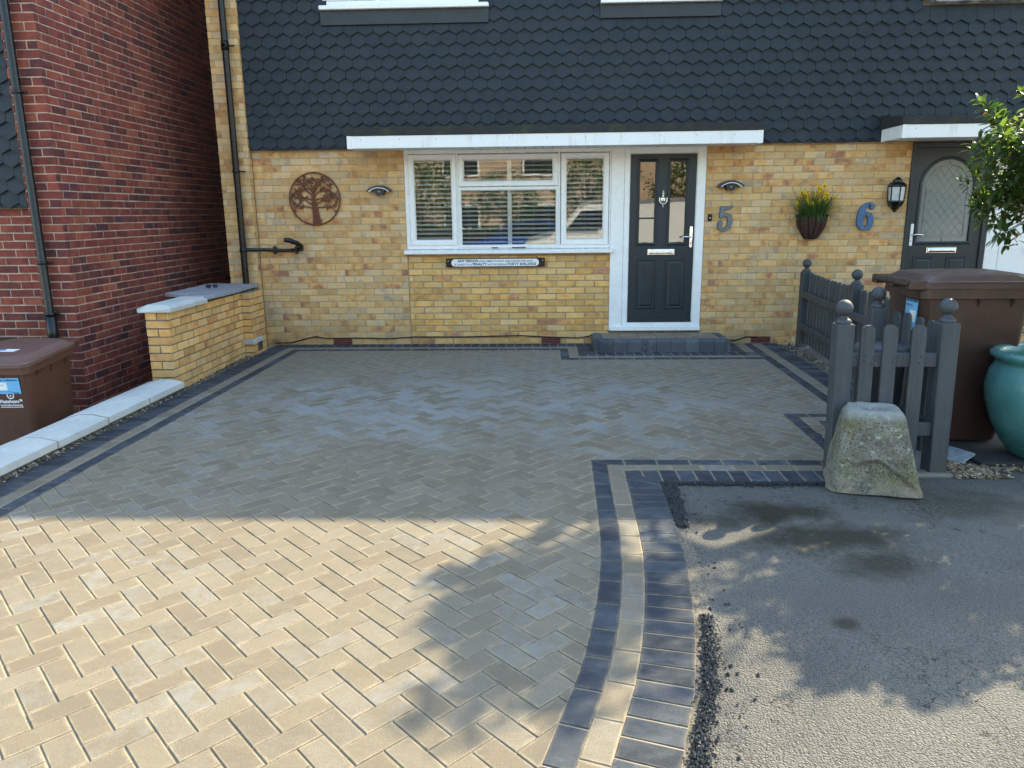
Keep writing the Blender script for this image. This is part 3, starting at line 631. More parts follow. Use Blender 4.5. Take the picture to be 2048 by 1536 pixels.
# air bricks
def air_brick(parent, x0, x1, z0=.006, z1=.078):
    mb = MB(); mb.box(x0, x1, -.004, .002, z0, z1); b = mb.build('air_brick', 'hole', parent)
    mb = MB(); mb.box(x0, x1, -.014, -.003, z0, z0+.013, .002); mb.box(x0, x1, -.014, -.003, z1-.013, z1, .002); mb.box(x0, x1, -.0135, -.003, (z0+z1)/2-.006, (z0+z1)/2+.006, .002)
    n = 9
    for i in range(n+1):
        x = x0 + (x1-x0-.010)*i/n; mb.box(x, x+.010, -.013, -.003, z0+.013, z1-.013, .001)
    mb.build('grille', 'terracotta', b)
air_brick(H5, -2.51, -2.285); air_brick(H5, .008, .235); air_brick(H5, 2.49, 2.715)
# cable along the foot of the wall
mb = MB(); mb.tube([(-3.22, -.03, .03), (-3.03, -.012, .03), (-2.85, -.010, .075), (-2.725, -.012, .105), (-2.6, -.016, .08), (-2.25, -.012, .085), (-1.823, -.012, .075), (-1.5, -.012, .095), (-1.0, -.008, .09), (-.25, -.010, .105), (.1, -.015, .085), (.45, -.012, .07), (.585, -.03, .10), (.60, -.10, .13)], .007, 6)
mb.tube([(2.12, -.03, .05), (2.3, -.012, .035), (2.43, -.010, .075), (2.56, -.012, .072)], .007, 6)
tag(mb.build('cable', 'black'), 'thin black cable running along the foot of the yellow brick wall', 'cable')

# ------------------------------------------------------------------ house six
H6 = thing('terraced_house', (4.6, 0, 0), 'adjoining yellow brick house whose grey front door has an arched glass pane', 'house')
X6 = 9.0
for q in ((XB, 4.150, 2.275), (5.55, 7.2, 1.05)):
    mb = MB(); bricks(mb, (0, 0, 0), (1, 0, 0), (0, -1, 0), [(q[0], q[1], -.09, q[2], [])], prot=.005, j=.0085, phase=.04); mb.build('wall', 'brick_yellow', H6)
mb = MB(); mb.box(XB, 4.147, .0035, .25, -.7, 5.25); mb.box(4.147, 5.55, .02, .25, -.7, .155); mb.box(4.147, X6, .0035, .25, 2.26, 5.25); mb.box(5.55, X6, .0036, .25, -.7, 1.05); mb.box(7.4, X6, .0035, .25, 1.05, 2.26)
mb.box(X6-.25, X6, .25, 8, -.7, 5.25); mb.box(XB, X6-.25, 7.8, 8, -.7, 5.25); mb.build('masonry_core', 'mortar_pale', H6)
mb = MB(); hung_tiles(mb, XB+.001, 8.9, 2.262, 5.2, [(4.13, 5.95, 3.63, 4.85)]); mb.build('hung_tiles', 'slate', H6)
roof('roof', XB+.001, X6+.1, H6)
mb = MB(); mb.box(XB+.002, X6+.1, -.302, -.28, 5.14, 5.28, .004); mb.box(XB+.002, X6+.1, -.28, .0, 5.195, 5.208); mb.build('fascia', 'white_trim', H6)
mb = MB(); mb.tube([(XB+.004, -.36, 5.275), (X6+.1, -.36, 5.275)], .055, 10); mb.build('gutter', 'black', H6)
mb = MB(); mb.box(2.96, 8.7, 2.2, 2.3, .15, 4.9); mb.box(2.96, 8.7, .26, 2.2, 2.3, 2.4); mb.box(2.96, 8.7, .26, 2.2, .05, .14); mb.box(5.1, 5.15, .26, 2.2, .14, 2.3); mb.box(2.96, 8.7, 1.5, 1.55, 2.4, 4.9); mb.build('room_lining', 'room', H6)
canopy(H6, 3.755, 8.2, .56, 2.255, 2.388, moss=False, zw=.15)
upper_window(H6, 4.20, 5.90, 3.665, 2, 'lead')
mb = MB(); mb.add([(4.135, -.070, 3.655), (5.95, -.070, 3.655), (5.95, -.135, 3.700), (4.135, -.135, 3.700), (4.135, -.135, 3.712), (5.95, -.135, 3.712), (5.95, -.05, 3.735), (4.135, -.05, 3.735)], [(0, 1, 2, 3), (3, 2, 5, 4), (4, 5, 6, 7), (0, 3, 4, 7), (1, 6, 5, 2)]); mb.build('flashing', 'lead', H6)
# door with arched pane
mb = MB(); mb.box(4.150, 4.198, -.018, .06, .16, 2.25, .004); mb.box(5.005, 5.066, -.018, .06, .16, 2.25, .004); mb.box(4.198, 5.005, -.0178, .06, 2.195, 2.25, .004); mb.build('door_frame', 'door', H6)
mb = MB(); yf = .004; ax, az, ar = 4.585, 1.785, .285
mb.box(4.2, ax-ar, yf, .05, .18, 2.193); mb.box(ax+ar, 5.003, yf, .05, .18, 2.193); mb.box(ax-ar, ax+ar, yf, .05, .18, 1.168)
arc = [(ax + ar*math.cos(PI*i/24), az + ar*math.sin(PI*i/24)) for i in range(25)]
for (a, b) in zip(arc, arc[1:]):
    mb.prism([(a[0], a[1]), (a[0], 2.193), (b[0], 2.193), (b[0], b[1])][::-1], lambda u, v: (u, .05, v), lambda u, v: (u, yf, v))
path = [(ax-ar, 1.168)] + [(x, z) for x, z in arc[::-1]] + [(ax+ar, 1.168)]
def arch_loop(k, y): return [(ax-ar-k, y, 1.168-k)] + [(ax+(ar+k)*math.cos(PI-PI*i/24), y, az+(ar+k)*math.sin(PI-PI*i/24)) for i in range(25)] + [(ax+ar+k, y, 1.168-k)]
mb.loft([arch_loop(.036, yf-.0005), arch_loop(.032, yf-.010), arch_loop(.020, yf-.013), arch_loop(.010, yf-.005), arch_loop(0, yf-.003), arch_loop(0, yf+.03)], False, False, True, False)
for p in ((4.275, 4.515, .42, 1.0), (4.650, 4.890, .42, 1.0)): mb.rsweep(*p, [(0, yf-.0005), (.006, yf-.010), (.016, yf-.011), (.026, yf-.003), (.034, yf-.003), (.050, yf-.011), (.056, yf-.0115)], True)
D6 = mb.build('door', 'door', H6)
mb = MB(); lp = arch_loop(.002, .0205); mb.add(lp, [tuple(range(len(lp)))]); mb.build('pane', 'frosted', D6)
mb = MB(); k = 0
inn = [(ax-ar+.055, 1.225)] + [(ax+(ar-.055)*math.cos(PI-PI*i/20), az+(ar-.055)*math.sin(PI-PI*i/20)) for i in range(21)] + [(ax+ar-.055, 1.225)]
mb.ribbon(inn + [inn[0]], .006, .012, .018)
for i in range(-9, 10):
    for sg in (1, -1):
        L = []
        for t in range(60):
            x = ax - .3 + .6*t/59; z = 1.5 + sg*(x-ax)*1.25 + i*.115
            inside = abs(x-ax) < ar-.055 and 1.225 < z and (z < az or (x-ax)**2 + (z-az)**2 < (ar-.055)**2)
            if inside: L.append((x, z))
        k += 1
        if len(L) > 3: mb.ribbon([L[0], L[-1]], .0018, .0165 + k*.00003, .0185 + k*.00003)
for a, b in (((ax, az+ar-.055), (ax, az+ar)), ((ax-ar, 1.6), (ax-ar+.055, 1.6)), ((ax+ar-.055, 1.6), (ax+ar, 1.6)), ((ax, 1.17), (ax, 1.225))): mb.ribbon([a, b], .006, .0131, .0171)
mb.build('leading', 'lead', D6)
mb = MB(); mb.rsweep(4.415, 4.755, 1.035, 1.108, [(0, yf), (.002, yf-.010), (.006, yf-.014), (.010, yf-.014), (.012, yf-.009), (.014, yf-.020), (.03, yf-.026)], True); mb.build('letterbox', 'chrome', D6)
lever(D6, 4.232, 1.245, 1, 'white', .25, yf)
mb = MB(); mb.box(5.068, 5.22, -.010, .06, .16, 2.25, .003); mb.box(5.222, 5.55, -.006, .06, .16, 2.25, .003); mb.box(5.224, 5.228, -.012, -.006, .16, 2.25); mb.build('side_panel', 'white', H6)
mb = MB(); mb.box(5.552, 7.398, -.002, .07, 1.10, 1.16, .003); mb.box(5.552, 7.398, -.002, .07, 2.19, 2.25, .003)
for x in (5.552, 6.15, 6.75, 7.34): mb.box(x, x+.058, -.0015, .07, 1.16, 2.19, .003)
w6 = mb.build('window', 'white', H6)
for x in (5.61, 6.21, 6.81): glazing(x, x+.54, 1.16, 2.19, w6)
mb = MB(); mb.box(5.53, 7.42, -.07, .02, 1.05, 1.10, .005); mb.build('sill', 'white', w6)

# ------------------------------------------------------------------ red brick neighbour
ZR = -.6
HR = thing('neighbour_house', (-4.55, -2.0, ZR), 'red brick house standing forward at the left across the side passage', 'house')
mb = MB()
bricks(mb, (-4.385, -2.0, 0), (0, 1, 0), (1, 0, 0), [(0, 6.0, ZR-.02, 5.2, [])], prot=.005, j=.0115, phase=-.05, z0=-.02)
bricks(mb, (0, -2.0, 0), (1, 0, 0), (0, -1, 0), [(-4.705, -4.385, ZR-.02, 5.2, [])], prot=.005, j=.0115, phase=-4.705, L=.213, z0=-.02)
bricks(mb, (0, -1.93, 0), (1, 0, 0), (0, -1, 0), [(-6.6, -4.71, ZR-.02, 1.625, [])], prot=.005, j=.012, phase=.02, z0=-.02)
mb.build('wall', 'brick_red', HR)
mb = MB(); mb.box(-4.6995, -4.3905, -1.9945, 1.5, ZR-.3, 5.2); mb.box(-4.7, -4.3905, 1.5, 7, ZR-.3, 5.2); mb.box(-11, -4.70, -1.9245, -1.7, ZR-.3, 5.2); mb.box(-11, -10.8, -1.7, 7, ZR-.3, 5.2); mb.box(-10.8, -4.7, 6.8, 7, ZR-.3, 5.2); mb.build('masonry_core', 'mortar_red', HR)
mb = MB(); hung_tiles(mb, -6.6, -4.708, 1.628, 5.1, [], yb=-1.975, xph=-4.79); mb.build('hung_tiles', 'slate', HR)
roof('roof', -11.2, -4.30, HR, y0=-2.25, z0=5.3, yr=2.4, zr=7.9)
mb = MB(); px = -4.598; mb.tube([(px, -2.06, 5.2), (px, -2.06, .30), (px+.01, -2.09, .22), (px+.01, -2.14, .16)], .037, 16)
DPR = mb.build('drainpipe', 'black', HR)
for q in ((2.62, .037), (1.135, .037), (.66, .044)): mb = MB(); clip_ring(mb, px, -2.06, q[0], q[1], .075); mb.build('bracket', 'black', DPR)
mb = MB(); mb.lathe([(.038, -.32), (.046, -.31), (.046, .0), (.038, .0)], 16, (px, -2.06, .66)); mb.build('socket', 'black', DPR)
# ------------------------------------------------------------------ wall-mounted things
def ring_pts(cx, cz, r, n=64): return [(cx + r*math.cos(2*PI*i/n), cz + r*math.sin(2*PI*i/n)) for i in range(n)]
def wall_art():
    cx, cz, R = -2.620, 1.720, .288
    t = thing('wall_art', (cx, -.02, cz-R), 'rusty round metal disc with a cut-out leafy tree on the yellow brick', 'wall art')
    mb = MB(); mb.tube([(a, -.022, b) for a, b in ring_pts(cx, cz, R+.006, 72)] + [(cx+R+.006, -.022, cz)], .0085, 8, False)
    mb.build('ring', 'rust', t)
    mb = MB(); k = [0]
    def rib(path, w):
        k[0] += 1; e = k[0]*.00004; mb.ribbon(path, w, -.018-e, -.022-e)
    rib([(cx+.008, cz-R+.002), (cx+.005, cz-.18), (cx-.010, cz-.08), (cx-.018, cz+.02), (cx-.012, cz+.09)], lambda s: .062*(1-s)**1.3 + .034)
    rib([(cx+.01, cz-R+.004), (cx+.0, cz-.24), (cx-.002, cz-.20)], lambda s: .080 - .03*s)
    rnd_ = random.Random(5)
    def leaf(x, z, ang, L=.040):
        n = 8; up = []
        for i in range(n+1):
            s = i/n; wd = .011*math.sin(PI*s**.8); up.append((s*L, wd))
        rib([(x + math.cos(ang)*s*L, z + math.sin(ang)*s*L) for s in [i/8 for i in range(9)]], lambda s: max(.0015, .021*math.sin(PI*min(1, s*1.02)**.85)))
    def curl(x, z, a, L, k0, k1, w, leaves=()):
        """stroke that bends with curvature k0 at its root and k1 at its tip (turns per length)"""
        n = 30; st = L/n; P = [(x, z)]; at_ = {}
        for i in range(n):
            a += (k0 + (k1-k0)*(i/n)**1.6)*st; x += math.cos(a)*st; z += math.sin(a)*st
            if math.hypot(x-cx, z-cz) > R-.006: break
            P.append((x, z)); at_[i] = (x, z, a)
        if len(P) > 3: rib(P, lambda s: max(.006, w*(1-.55*s)))
        for i, d in leaves:
            if i in at_: q = at_[i]; leaf(q[0], q[1], q[2] + d, .040)
        return at_
    LV = ((11, 1.0), (18, -1.0), (29, .5))
    for s_ in (-1, 1):
        m = lambda a: a if s_ > 0 else PI - a
        for (dx, dz, a, L, k0, k1) in ((.015, -.105, .35, .33, -4, 22), (.012, -.060, .15, .34, 7, -26), (.012, -.02, .55, .36, -6, 24), (.010, .03, .80, .34, -2, -26), (.008, .07, 1.10, .31, -4, 28), (.004, .10, 1.35, .24, -3, -26)):
            A = curl(cx - .012 + s_*dx, cz + dz, m(a + rnd_.uniform(-.06, .06)), L, s_*k0, s_*k1, .017, LV)
            for i, kk in ((8, 1), (15, -1)):
                if i in A:
                    q = A[i]; curl(q[0], q[1], q[2] + s_*kk*.75*(1 if k0 < 0 else -1), L*.46, s_*kk*5*(1 if k0 < 0 else -1), s_*kk*44*(1 if k0 < 0 else -1), .010, ((12, .9), (28, .8)))
    for i in range(16):
        a = -.35 + (PI+.7)*(i+.5)/16; r = rnd_.uniform(.20, .262); leaf(cx+r*math.cos(a), cz+r*math.sin(a), a + rnd_.uniform(-1.2, 1.2), .048)
    mb.build('tree_cutout', 'rust', t)
wall_art()
def hood_light(cx, zt, label):
    t = thing('wall_light', (cx, 0, zt-.115), label, 'wall light', 'curved wall lights beside the window and door')
    R = .205; zc = zt - R; half = .80
    A = [PI/2 + half - 2*half*i/24 for i in range(25)]
    mb = MB(); 
    rings = [[(cx+R*math.cos(a), -.005, zc+R*math.sin(a)), (cx+(R-.004)*math.cos(a), -.115, zc+(R-.004)*math.sin(a)), (cx+(R-.026)*math.cos(a), -.118, zc+(R-.026)*math.sin(a)), (cx+(R-.022)*math.cos(a), -.005, zc+(R-.022)*math.sin(a))] for a in A]
    mb.loft(rings, True, True, True, False); mb.build('hood', 'dark_metal', t)
    mb = MB(); rings = [[(cx+(R-.0265)*math.cos(a), -.06, zc+(R-.0265)*math.sin(a)), (cx+(R-.0265)*math.cos(a), -.117, zc+(R-.0265)*math.sin(a)), (cx+(R-.034)*math.cos(a), -.117, zc+(R-.034)*math.sin(a)), (cx+(R-.034)*math.cos(a), -.06, zc+(R-.034)*math.sin(a))] for a in A[1:-1]]
    mb.loft(rings, True, True, True, False); mb.build('diffuser', 'label_white', t)
    mb = MB(); mb.prism([(cx-.045, zt-.112), (cx+.045, zt-.112), (cx+.075, zt-.036), (cx-.075, zt-.036)], lambda a, b: (a, -.004, b), lambda a, b: (cx+(a-cx)*.85, -.085, b)); mb.build('body', 'dark_metal', t)
    mb = MB(); sphere(mb, (cx, -.084, zt-.075), .010, 10, 6); mb.build('sensor', 'chrome', t)
hood_light(-1.853, 1.865, 'charcoal curved-hood wall light on the brick left of the wide window')
hood_light(2.145, 1.873, 'charcoal curved-hood wall light above the grey number 5')
# sign
t = thing('cast_sign', (-.53, 0, .92), 'long black sign with white oval plate under the wide window', 'sign')
mb = MB(); mb.box(-1.112, .048, -.030, -.001, .922, 1.024, .004); mb.build('backboard', 'black', t)
def stadium(x0, x1, z0, z1, n=12):
    r = (z1-z0)/2; c = (z0+z1)/2
    return [(x1-r + r*math.cos(a), c + r*math.sin(a)) for a in [-PI/2 + PI*i/n for i in range(n+1)]] + [(x0+r + r*math.cos(a), c + r*math.sin(a)) for a in [PI/2 + PI*i/n for i in range(n+1)]]
mb = MB(); mb.prism(stadium(-1.048, -.020, .931, 1.015), lambda a, b: (a, -.030, b), lambda a, b: (a, -.0335, b)); mb.build('plate', 'label_white', t)
def line(parts, x0, x1, z):
    tot = sum(w for _, w, _, _ in parts); x = x0; g = .010; k = (x1-x0-g*(len(parts)-1))/tot
    for s_, w, h, b in parts:
        text(s_, h, w*k, 'ink', t, front(x, -.0340, z), .001, 'lettering', b); x += w*k + g
line([('ANY PERSON', 4.0, .042, .0012), ('WHO OMITS TO SHUT AND FASTEN THIS GATE', 10.3, .029, .0005)], -.975, -.095, .980)
line([('IS LIABLE TO A', 3.3, .031, .0005), ('PENALTY', 2.7, .042, .0012), ('NOT EXCEEDING', 3.6, .029, .0004), ('FORTY SHILLINGS', 5.4, .042, .0012)], -1.012, -.052, .9415)
for x in (-1.085, .022): mb = MB(); sphere(mb, (x, -.030, .995), .010, 10, 6); mb.build('screw', 'alu', t)
# house numbers
PX = lambda L, x0, x1, px0, px1, z0, z1, py0, py1: [(x0+(x-px0)*(x1-x0)/(px1-px0), z1-(y-py0)*(z1-z0)/(py1-py0)) for x, y in L]
five = [(900,250),(1040,268),(1250,262),(1340,245),(1405,225),(1375,290),(1300,345),(1210,390),(1030,405),(1015,560),(1120,560),(1230,580),(1320,650),(1380,760),(1392,900),(1370,1050),(1310,1190),(1230,1290),(1130,1345),(1030,1345),(920,1300),(845,1210),(810,1100),(815,1000),(850,920),(910,885),(970,900),(1000,960),(985,1030),(945,1110),(950,1190),(1000,1235),(1080,1225),(1150,1150),(1195,1030),(1215,900),(1205,780),(1160,700),(1090,675),(1030,700),(975,760),(915,775),(875,745),(890,500)]
XZ = Matrix.Translation((0, -.012, 0)) @ Matrix.Rotation(PI/2, 4, 'X')
n5 = PX(five, 2.030, 2.197, 810, 1405, 1.306, 1.592, 225, 1345)
def cen(L): return sum(p[0] for p in L)/len(L), sum(p[1] for p in L)/len(L)
def grow(lp, k):
    o = []; sg = -1 if sum(lp[i-1][0]*lp[i][1] - lp[i][0]*lp[i-1][1] for i in range(len(lp))) > 0 else 1
    for i in range(len(lp)):
        a, p, b = Vector(lp[i-1]), Vector(lp[i]), Vector(lp[(i+1) % len(lp)]); e = (b-a).normalized(); o.append(tuple(p + Vector((-e.y, e.x))*k*sg))
    return o
N5 = fill2d('house_number', [n5], .012, 'grey_num', None, Matrix.Translation((0, -.016, 0)) @ Matrix.Rotation(PI/2, 4, 'X'), .001)
tag(N5, 'grey metal numeral 5 on the brick beside the front door', 'house number')
fill2d('dark_edge', [grow(n5, .0045)], .012, 'black', N5, Matrix.Translation((0, -.0075, 0)) @ Matrix.Rotation(PI/2, 4, 'X'))
def six():
    def el(cx, cz, rx, rz, a0, a1, n): return [(cx+rx*math.cos(a), cz+rz*math.sin(a)) for a in [a0+(a1-a0)*i/n for i in range(n+1)]]
    out = [(3.775, 1.575), (3.772, 1.545), (3.755, 1.533), (3.735, 1.540), (3.730, 1.558), (3.740, 1.575), (3.730, 1.590), (3.708, 1.585), (3.690, 1.560), (3.678, 1.520), (3.672, 1.482), (3.690, 1.497), (3.712, 1.502)]
    out += el(3.715, 1.404, .062, .098, PI*.42, -PI*.45, 14) + el(3.680, 1.404, .085, .100, -PI*.55, -PI*1.0, 10)
    out += [(3.598, 1.45), (3.606, 1.50), (3.622, 1.545), (3.650, 1.583), (3.690, 1.607), (3.725, 1.612), (3.755, 1.602)]
    hole = el(3.690, 1.403, .030, .070, 0, 2*PI, 24)[:-1]
    return [out, hole]
tag(fill2d('house_number', six(), .030, 'blue_num', None, Matrix.Translation((0, -.02, 0)) @ Matrix.Rotation(PI/2, 4, 'X'), .003), 'blue numeral 6 on the brick between flower basket and lantern', 'house number')
# doorbell
t = thing('doorbell', (1.938, 0, 1.42), 'small black doorbell on the brick between door frame and numeral 5', 'doorbell')
mb = MB(); mb.box(1.915, 1.961, -.024, -.001, 1.420, 1.500, .006); mb.build('case', 'black', t)
mb = MB(); sphere(mb, (1.938, -.024, 1.458), .009, 12, 8, .6); mb.build('button', 'label_white', t)
# lantern
t = thing('wall_lantern', (3.985, 0, 1.50), 'black six-sided half lantern on the brick left of the arched door', 'wall lantern')
lx = 3.985; ly = -.075
mb = MB(); mb.box(lx-.05, lx+.05, -.012, 0, 1.56, 1.82, .004); mb.build('back_plate', 'black', t)
mb = MB(); h6 = dict(seg=6, c=(lx, ly, 0), sm=False, ph=PI/6)
mb.lathe([(.092, 1.775), (.098, 1.785), (.094, 1.797), (.070, 1.822), (.052, 1.830), (.050, 1.850), (.030, 1.868), (.018, 1.878), (.004, 1.884)], 6, (lx, ly, 0), 1, True, PI/6, False); mb.build('roof', 'black', t)
mb = MB(); mb.lathe([(.084, 1.625), (.090, 1.628), (.092, 1.615), (.075, 1.585), (.048, 1.555), (.040, 1.530), (.022, 1.520), (.020, 1.505), (.006, 1.500)][::-1], 6, (lx, ly, 0), 1, True, PI/6, False); mb.build('base', 'black', t)
mb = MB()
for i in range(6):
    a = PI/6 + i*PI/3; mb.tube([(lx+.083*math.cos(a), ly+.083*math.sin(a), 1.62), (lx+.091*math.cos(a), ly+.091*math.sin(a), 1.78)], .007, 6)
mb.build('glazing_bar', 'black', t)
mb = MB(); mb.lathe([(.078, 1.626), (.086, 1.776)], 6, (lx, ly, 0), 1, False, PI/6, False); mb.build('glass', 'lamp_glass', t)
# flower basket
bx, bz = 3.085, 1.485
t = thing('wall_basket', (bx, 0, bz-.27), 'brown half-round coir wall basket holding yellow daffodils', 'basket')
mb = MB(); rings = []
for i in range(10):
    s = i/9; r = .175*(1-(1-s)**2.2*.62); z = bz - .275 + .275*s
    rings.append([(bx + r*math.cos(a)*(1+.03*noise.noise((a*3, s*4, 1))), -.01 - r*.95*math.sin(a)*(1+.06*noise.noise((a*3, s*5, 4))), z + .008*noise.noise((a*4, s*3, 7))) for a in [PI*j/20 for j in range(21)]])
mb.loft(rings, True, True, True, True); mb.build('liner', 'coir', t)
mb = MB(); mb.tube([(bx + .18*math.cos(PI*j/20), -.01-.175*math.sin(PI*j/20), bz) for j in range(21)], .005, 6)
for j in (3, 7, 10, 13, 17):
    a = PI*j/20; mb.tube([(bx + (.179*(1-(1-s)**2.2*.60))*math.cos(a), -.012-(.172*(1-(1-s)**2.2*.60))*math.sin(a), bz-.275+.275*s) for s in [i/8 for i in range(9)]], .0035, 5)
mb.build('wire_frame', 'black', t)
t = thing('daffodils', (bx, -.09, bz-.02), 'clump of yellow daffodils with grassy leaves in the wall basket', 'flowers')
def blade(mb, b, d, L, w, droop):
    P = []; p = Vector(b); v = Vector(d).normalized(); n = 7
    for i in range(n+1):
        P.append(p.copy()); p += v*(L/n); v.z -= droop/n; v.normalize()
    sd = Vector((d[1], -d[0], 0)); sd = sd.normalized() if sd.length > .05 else Vector((1, 0, 0))
    sd = Matrix.Rotation(ru(-.8, .8), 3, 'Z') @ sd
    mb.seed()
    vs = []
    for i, q in enumerate(P):
        ww = w*(1-(i/n)**2*.9)/2; vs += [q - sd*ww, q + sd*ww]
    mb.add(vs, [(2*i, 2*i+1, 2*i+3, 2*i+2) for i in range(n)], True)
mb = MB()
for i in range(330):
    a = ru(0, 2*PI); r = ru(0, .15); d = (math.cos(a)*ru(.1, 1.0), -abs(math.sin(a))*ru(.05, .7)+.1, ru(.5, 1.)); base = (bx+r*math.cos(a), -.10+r*math.sin(a)*.55, bz-.03)
    L = ru(.16, .37); blade(mb, base, d, L, ru(.006, .011), ru(.1, 1.3))
for i in range(70):
    a = ru(0, PI); d = (math.cos(a)*ru(.8, 1.2), -math.sin(a)*.6, ru(.1, .5)); blade(mb, (bx+.12*math.cos(a), -.10-.08*math.sin(a), bz-.01), d, ru(.12, .26), ru(.004, .007), ru(1.0, 2.4))
for i in range(36):
    a = ru(0, PI); blade(mb, (bx+.1*math.cos(a), -.1-.09*math.sin(a), bz), (math.cos(a)*.6, -math.sin(a)*.7, .2), ru(.1, .2), .006, 3.2)
mb.build('leaves', 'blade', t)
heads = [(-.175, .262), (-.115, .262), (-.085, .205), (-.10, .215), (-.165, .20), (.035, .262), (.045, .295), (.028, .31), (.10, .235), (.075, .20), (.135, .185), (.205, .195), (.04, .165), (.055, .11), (-.075, .15), (-.06, .135), (.0, .10), (-.01, .22), (-.19, .14), (.115, .25), (-.09, .18), (.06, .33), (-.145, .23), (.02, .235)]
for hx, hz in heads:
    y = -.11 + ru(-.08, .05); c = Vector((bx+hx, y, bz+hz-.02)); f = Vector((ru(-.7, .7), -1, ru(-.3, .3))).normalized()
    u = f.cross(Vector((0, 0, 1))).normalized(); w = u.cross(f).normalized(); mb = MB(); mb.seed()
    for k in range(6):
        a = k*PI/3 + .2; e = u*math.cos(a) + w*math.sin(a); s_ = f.cross(e)
        mb.add([c, c + e*.017 + s_*.011, c + e*.034 - f*.003, c + e*.017 - s_*.011], [(0, 1, 2), (0, 2, 3)], True)
    fl = mb.build('flower', 'petal', t)
    mb = MB(); mb.seed(); R3 = [[tuple(c + f*(q*.018) + (u*math.cos(2*PI*j/9) + w*math.sin(2*PI*j/9))*r) for j in range(9)] for q, r in ((0, .005), (.5, .007), (1, .011))]; mb.loft(R3, True, False); mb.build('trumpet', 'trumpet', fl)
    mb = MB(); mb.seed(); mb.tube([(bx+hx*.45, y*.6-.03, bz-.02), (bx+hx*.8, y-.005, bz+hz*.6), tuple(c)], .0022, 5); mb.build('stem', 'blade', fl)

# ------------------------------------------------------------------ doorstep
t = thing('doorstep', (1.36, -.27, 0), 'raised doorstep of dark rounded kerb blocks with a paved brown tread', 'doorstep')
mb = MB()
def bull(x0, x1, y0, y1, z0, z1, ends=0):
    mb.seed(); r = .035; P = [(y1, z0), (y0, z0)] + [(y0 + r - r*math.cos(a), z1 - r + r*math.sin(a)) for a in [PI/2*i/6 for i in range(7)]] + [(y1, z1)]
    mb.prism([(i, 0) for i in range(len(P))], lambda a, b: (x1, P[int(a)][0], P[int(a)][1]), lambda a, b: (x0, P[int(a)][0], P[int(a)][1]))
x = .655
while x < 2.02:
    w = .160; bull(x+.002, min(x+w-.002, 2.06), -.555, -.445, -.01, .135+ru(-.001, .001)); x += w
for sx in (0, 1):   # side kerbs, rounded towards the outside
    y = -.52
    for k in range(3):
        mb.seed(); r = .04; xo, xi = ((.60, .70), (2.125, 2.03))[sx]; d = 1 if sx == 0 else -1; y1 = min(y+.172, -.012)
        P = [(xi, -.01), (xo, -.01)] + [(xo + d*(r - r*math.cos(a)), .132 - r + r*math.sin(a)) for a in [PI/2*i/6 for i in range(7)]] + [(xi, .132)]
        mb.prism([(i, 0) for i in range(len(P))] if sx else [(i, 0) for i in range(len(P))][::-1], lambda a, b: (P[int(a)][0], y, P[int(a)][1]), lambda a, b: (P[int(a)][0], y1-.003, P[int(a)][1])); y += .172
o = mb.build('kerb_blocks', 'step', t); recalc(o)
mb = MB(); x = .705
while x < 2.02:
    y = -.440; 
    for k in range(4):
        mb.seed(); mb.box(x, min(x+.205, 2.025), y, y+.104, .05, .131+ru(-.001, .001), .003); y += .108
    x += .209
mb.build('tread', 'paver', t)
mb = MB(); mb.box(.66, 2.07, -.50, -.005, -.02, .122); mb.build('bedding', 'sand', t)

# ------------------------------------------------------------------ garden wall on the left
t = thing('garden_wall', (-3.44, -1.3, 0), 'new yellow brick garden wall running from the house corner to the low coping', 'garden wall')
mb = MB()
gy = -2.335
bricks(mb, (0, gy, 0), (1, 0, 0), (0, -1, 0), [(-3.545, -3.335, -.12, .705, [])], prot=.006, j=.012, z0=-.045, phase=-3.545+.0, L=.210)
bricks(mb, (-3.335, gy, 0), (0, 1, 0), (1, 0, 0), [(0, 1.665, -.12, .705, [])], prot=.006, j=.012, z0=-.045, phase=.0)
bricks(mb, (0, -.67, 0), (1, 0, 0), (0, -1, 0), [(-3.334, -3.235, -.12, .705, [])], prot=.006, j=.012, z0=-.045, phase=-3.45)
bricks(mb, (-3.235, -.67, 0), (0, 1, 0), (1, 0, 0), [(0, .40, -.12, .705, [(.14, .29, .03, .18)])], prot=.006, j=.012, z0=-.045, phase=.02)
bricks(mb, (-3.545, -.105, 0), (0, -1, 0), (-1, 0, 0), [(0, 2.23, -.6, .705, [])], prot=.006, j=.012, z0=-.045)
mb.build('wall', 'brick_garden', t)
mb = MB(); mb.box(-3.5385, -3.3415, gy+.0065, -.105, -.7, .706); mb.box(-3.3415, -3.2415, -.6635, -.54, -.2, .705); mb.box(-3.3415, -3.2415, -.54, -.37, .18, .705); mb.box(-3.3415, -3.2415, -.37, -.275, -.2, .705); mb.build('mortar_core', 'mortar_grey', t)
mb = MB(); mb.box(-3.345, -3.225, -.675, -.40, .125, .182, .006); mb.build('lintel', 'coping', t)
mb = MB()
P = [(-3.590, .708), (-3.285, .708), (-3.283, .742), (-3.325, .772), (-3.535, .772), (-3.592, .742)]
ey = gy - .04
mb.loft([[(x + (-3.44-x)*.0, ey, z) if z < .75 else (x+(-3.44-x)*.12, ey+.05, z) for x, z in P], [(x, -1.62, z) for x, z in P]], True, True, True, False)
o = mb.build('coping', 'coping', t); recalc(o)
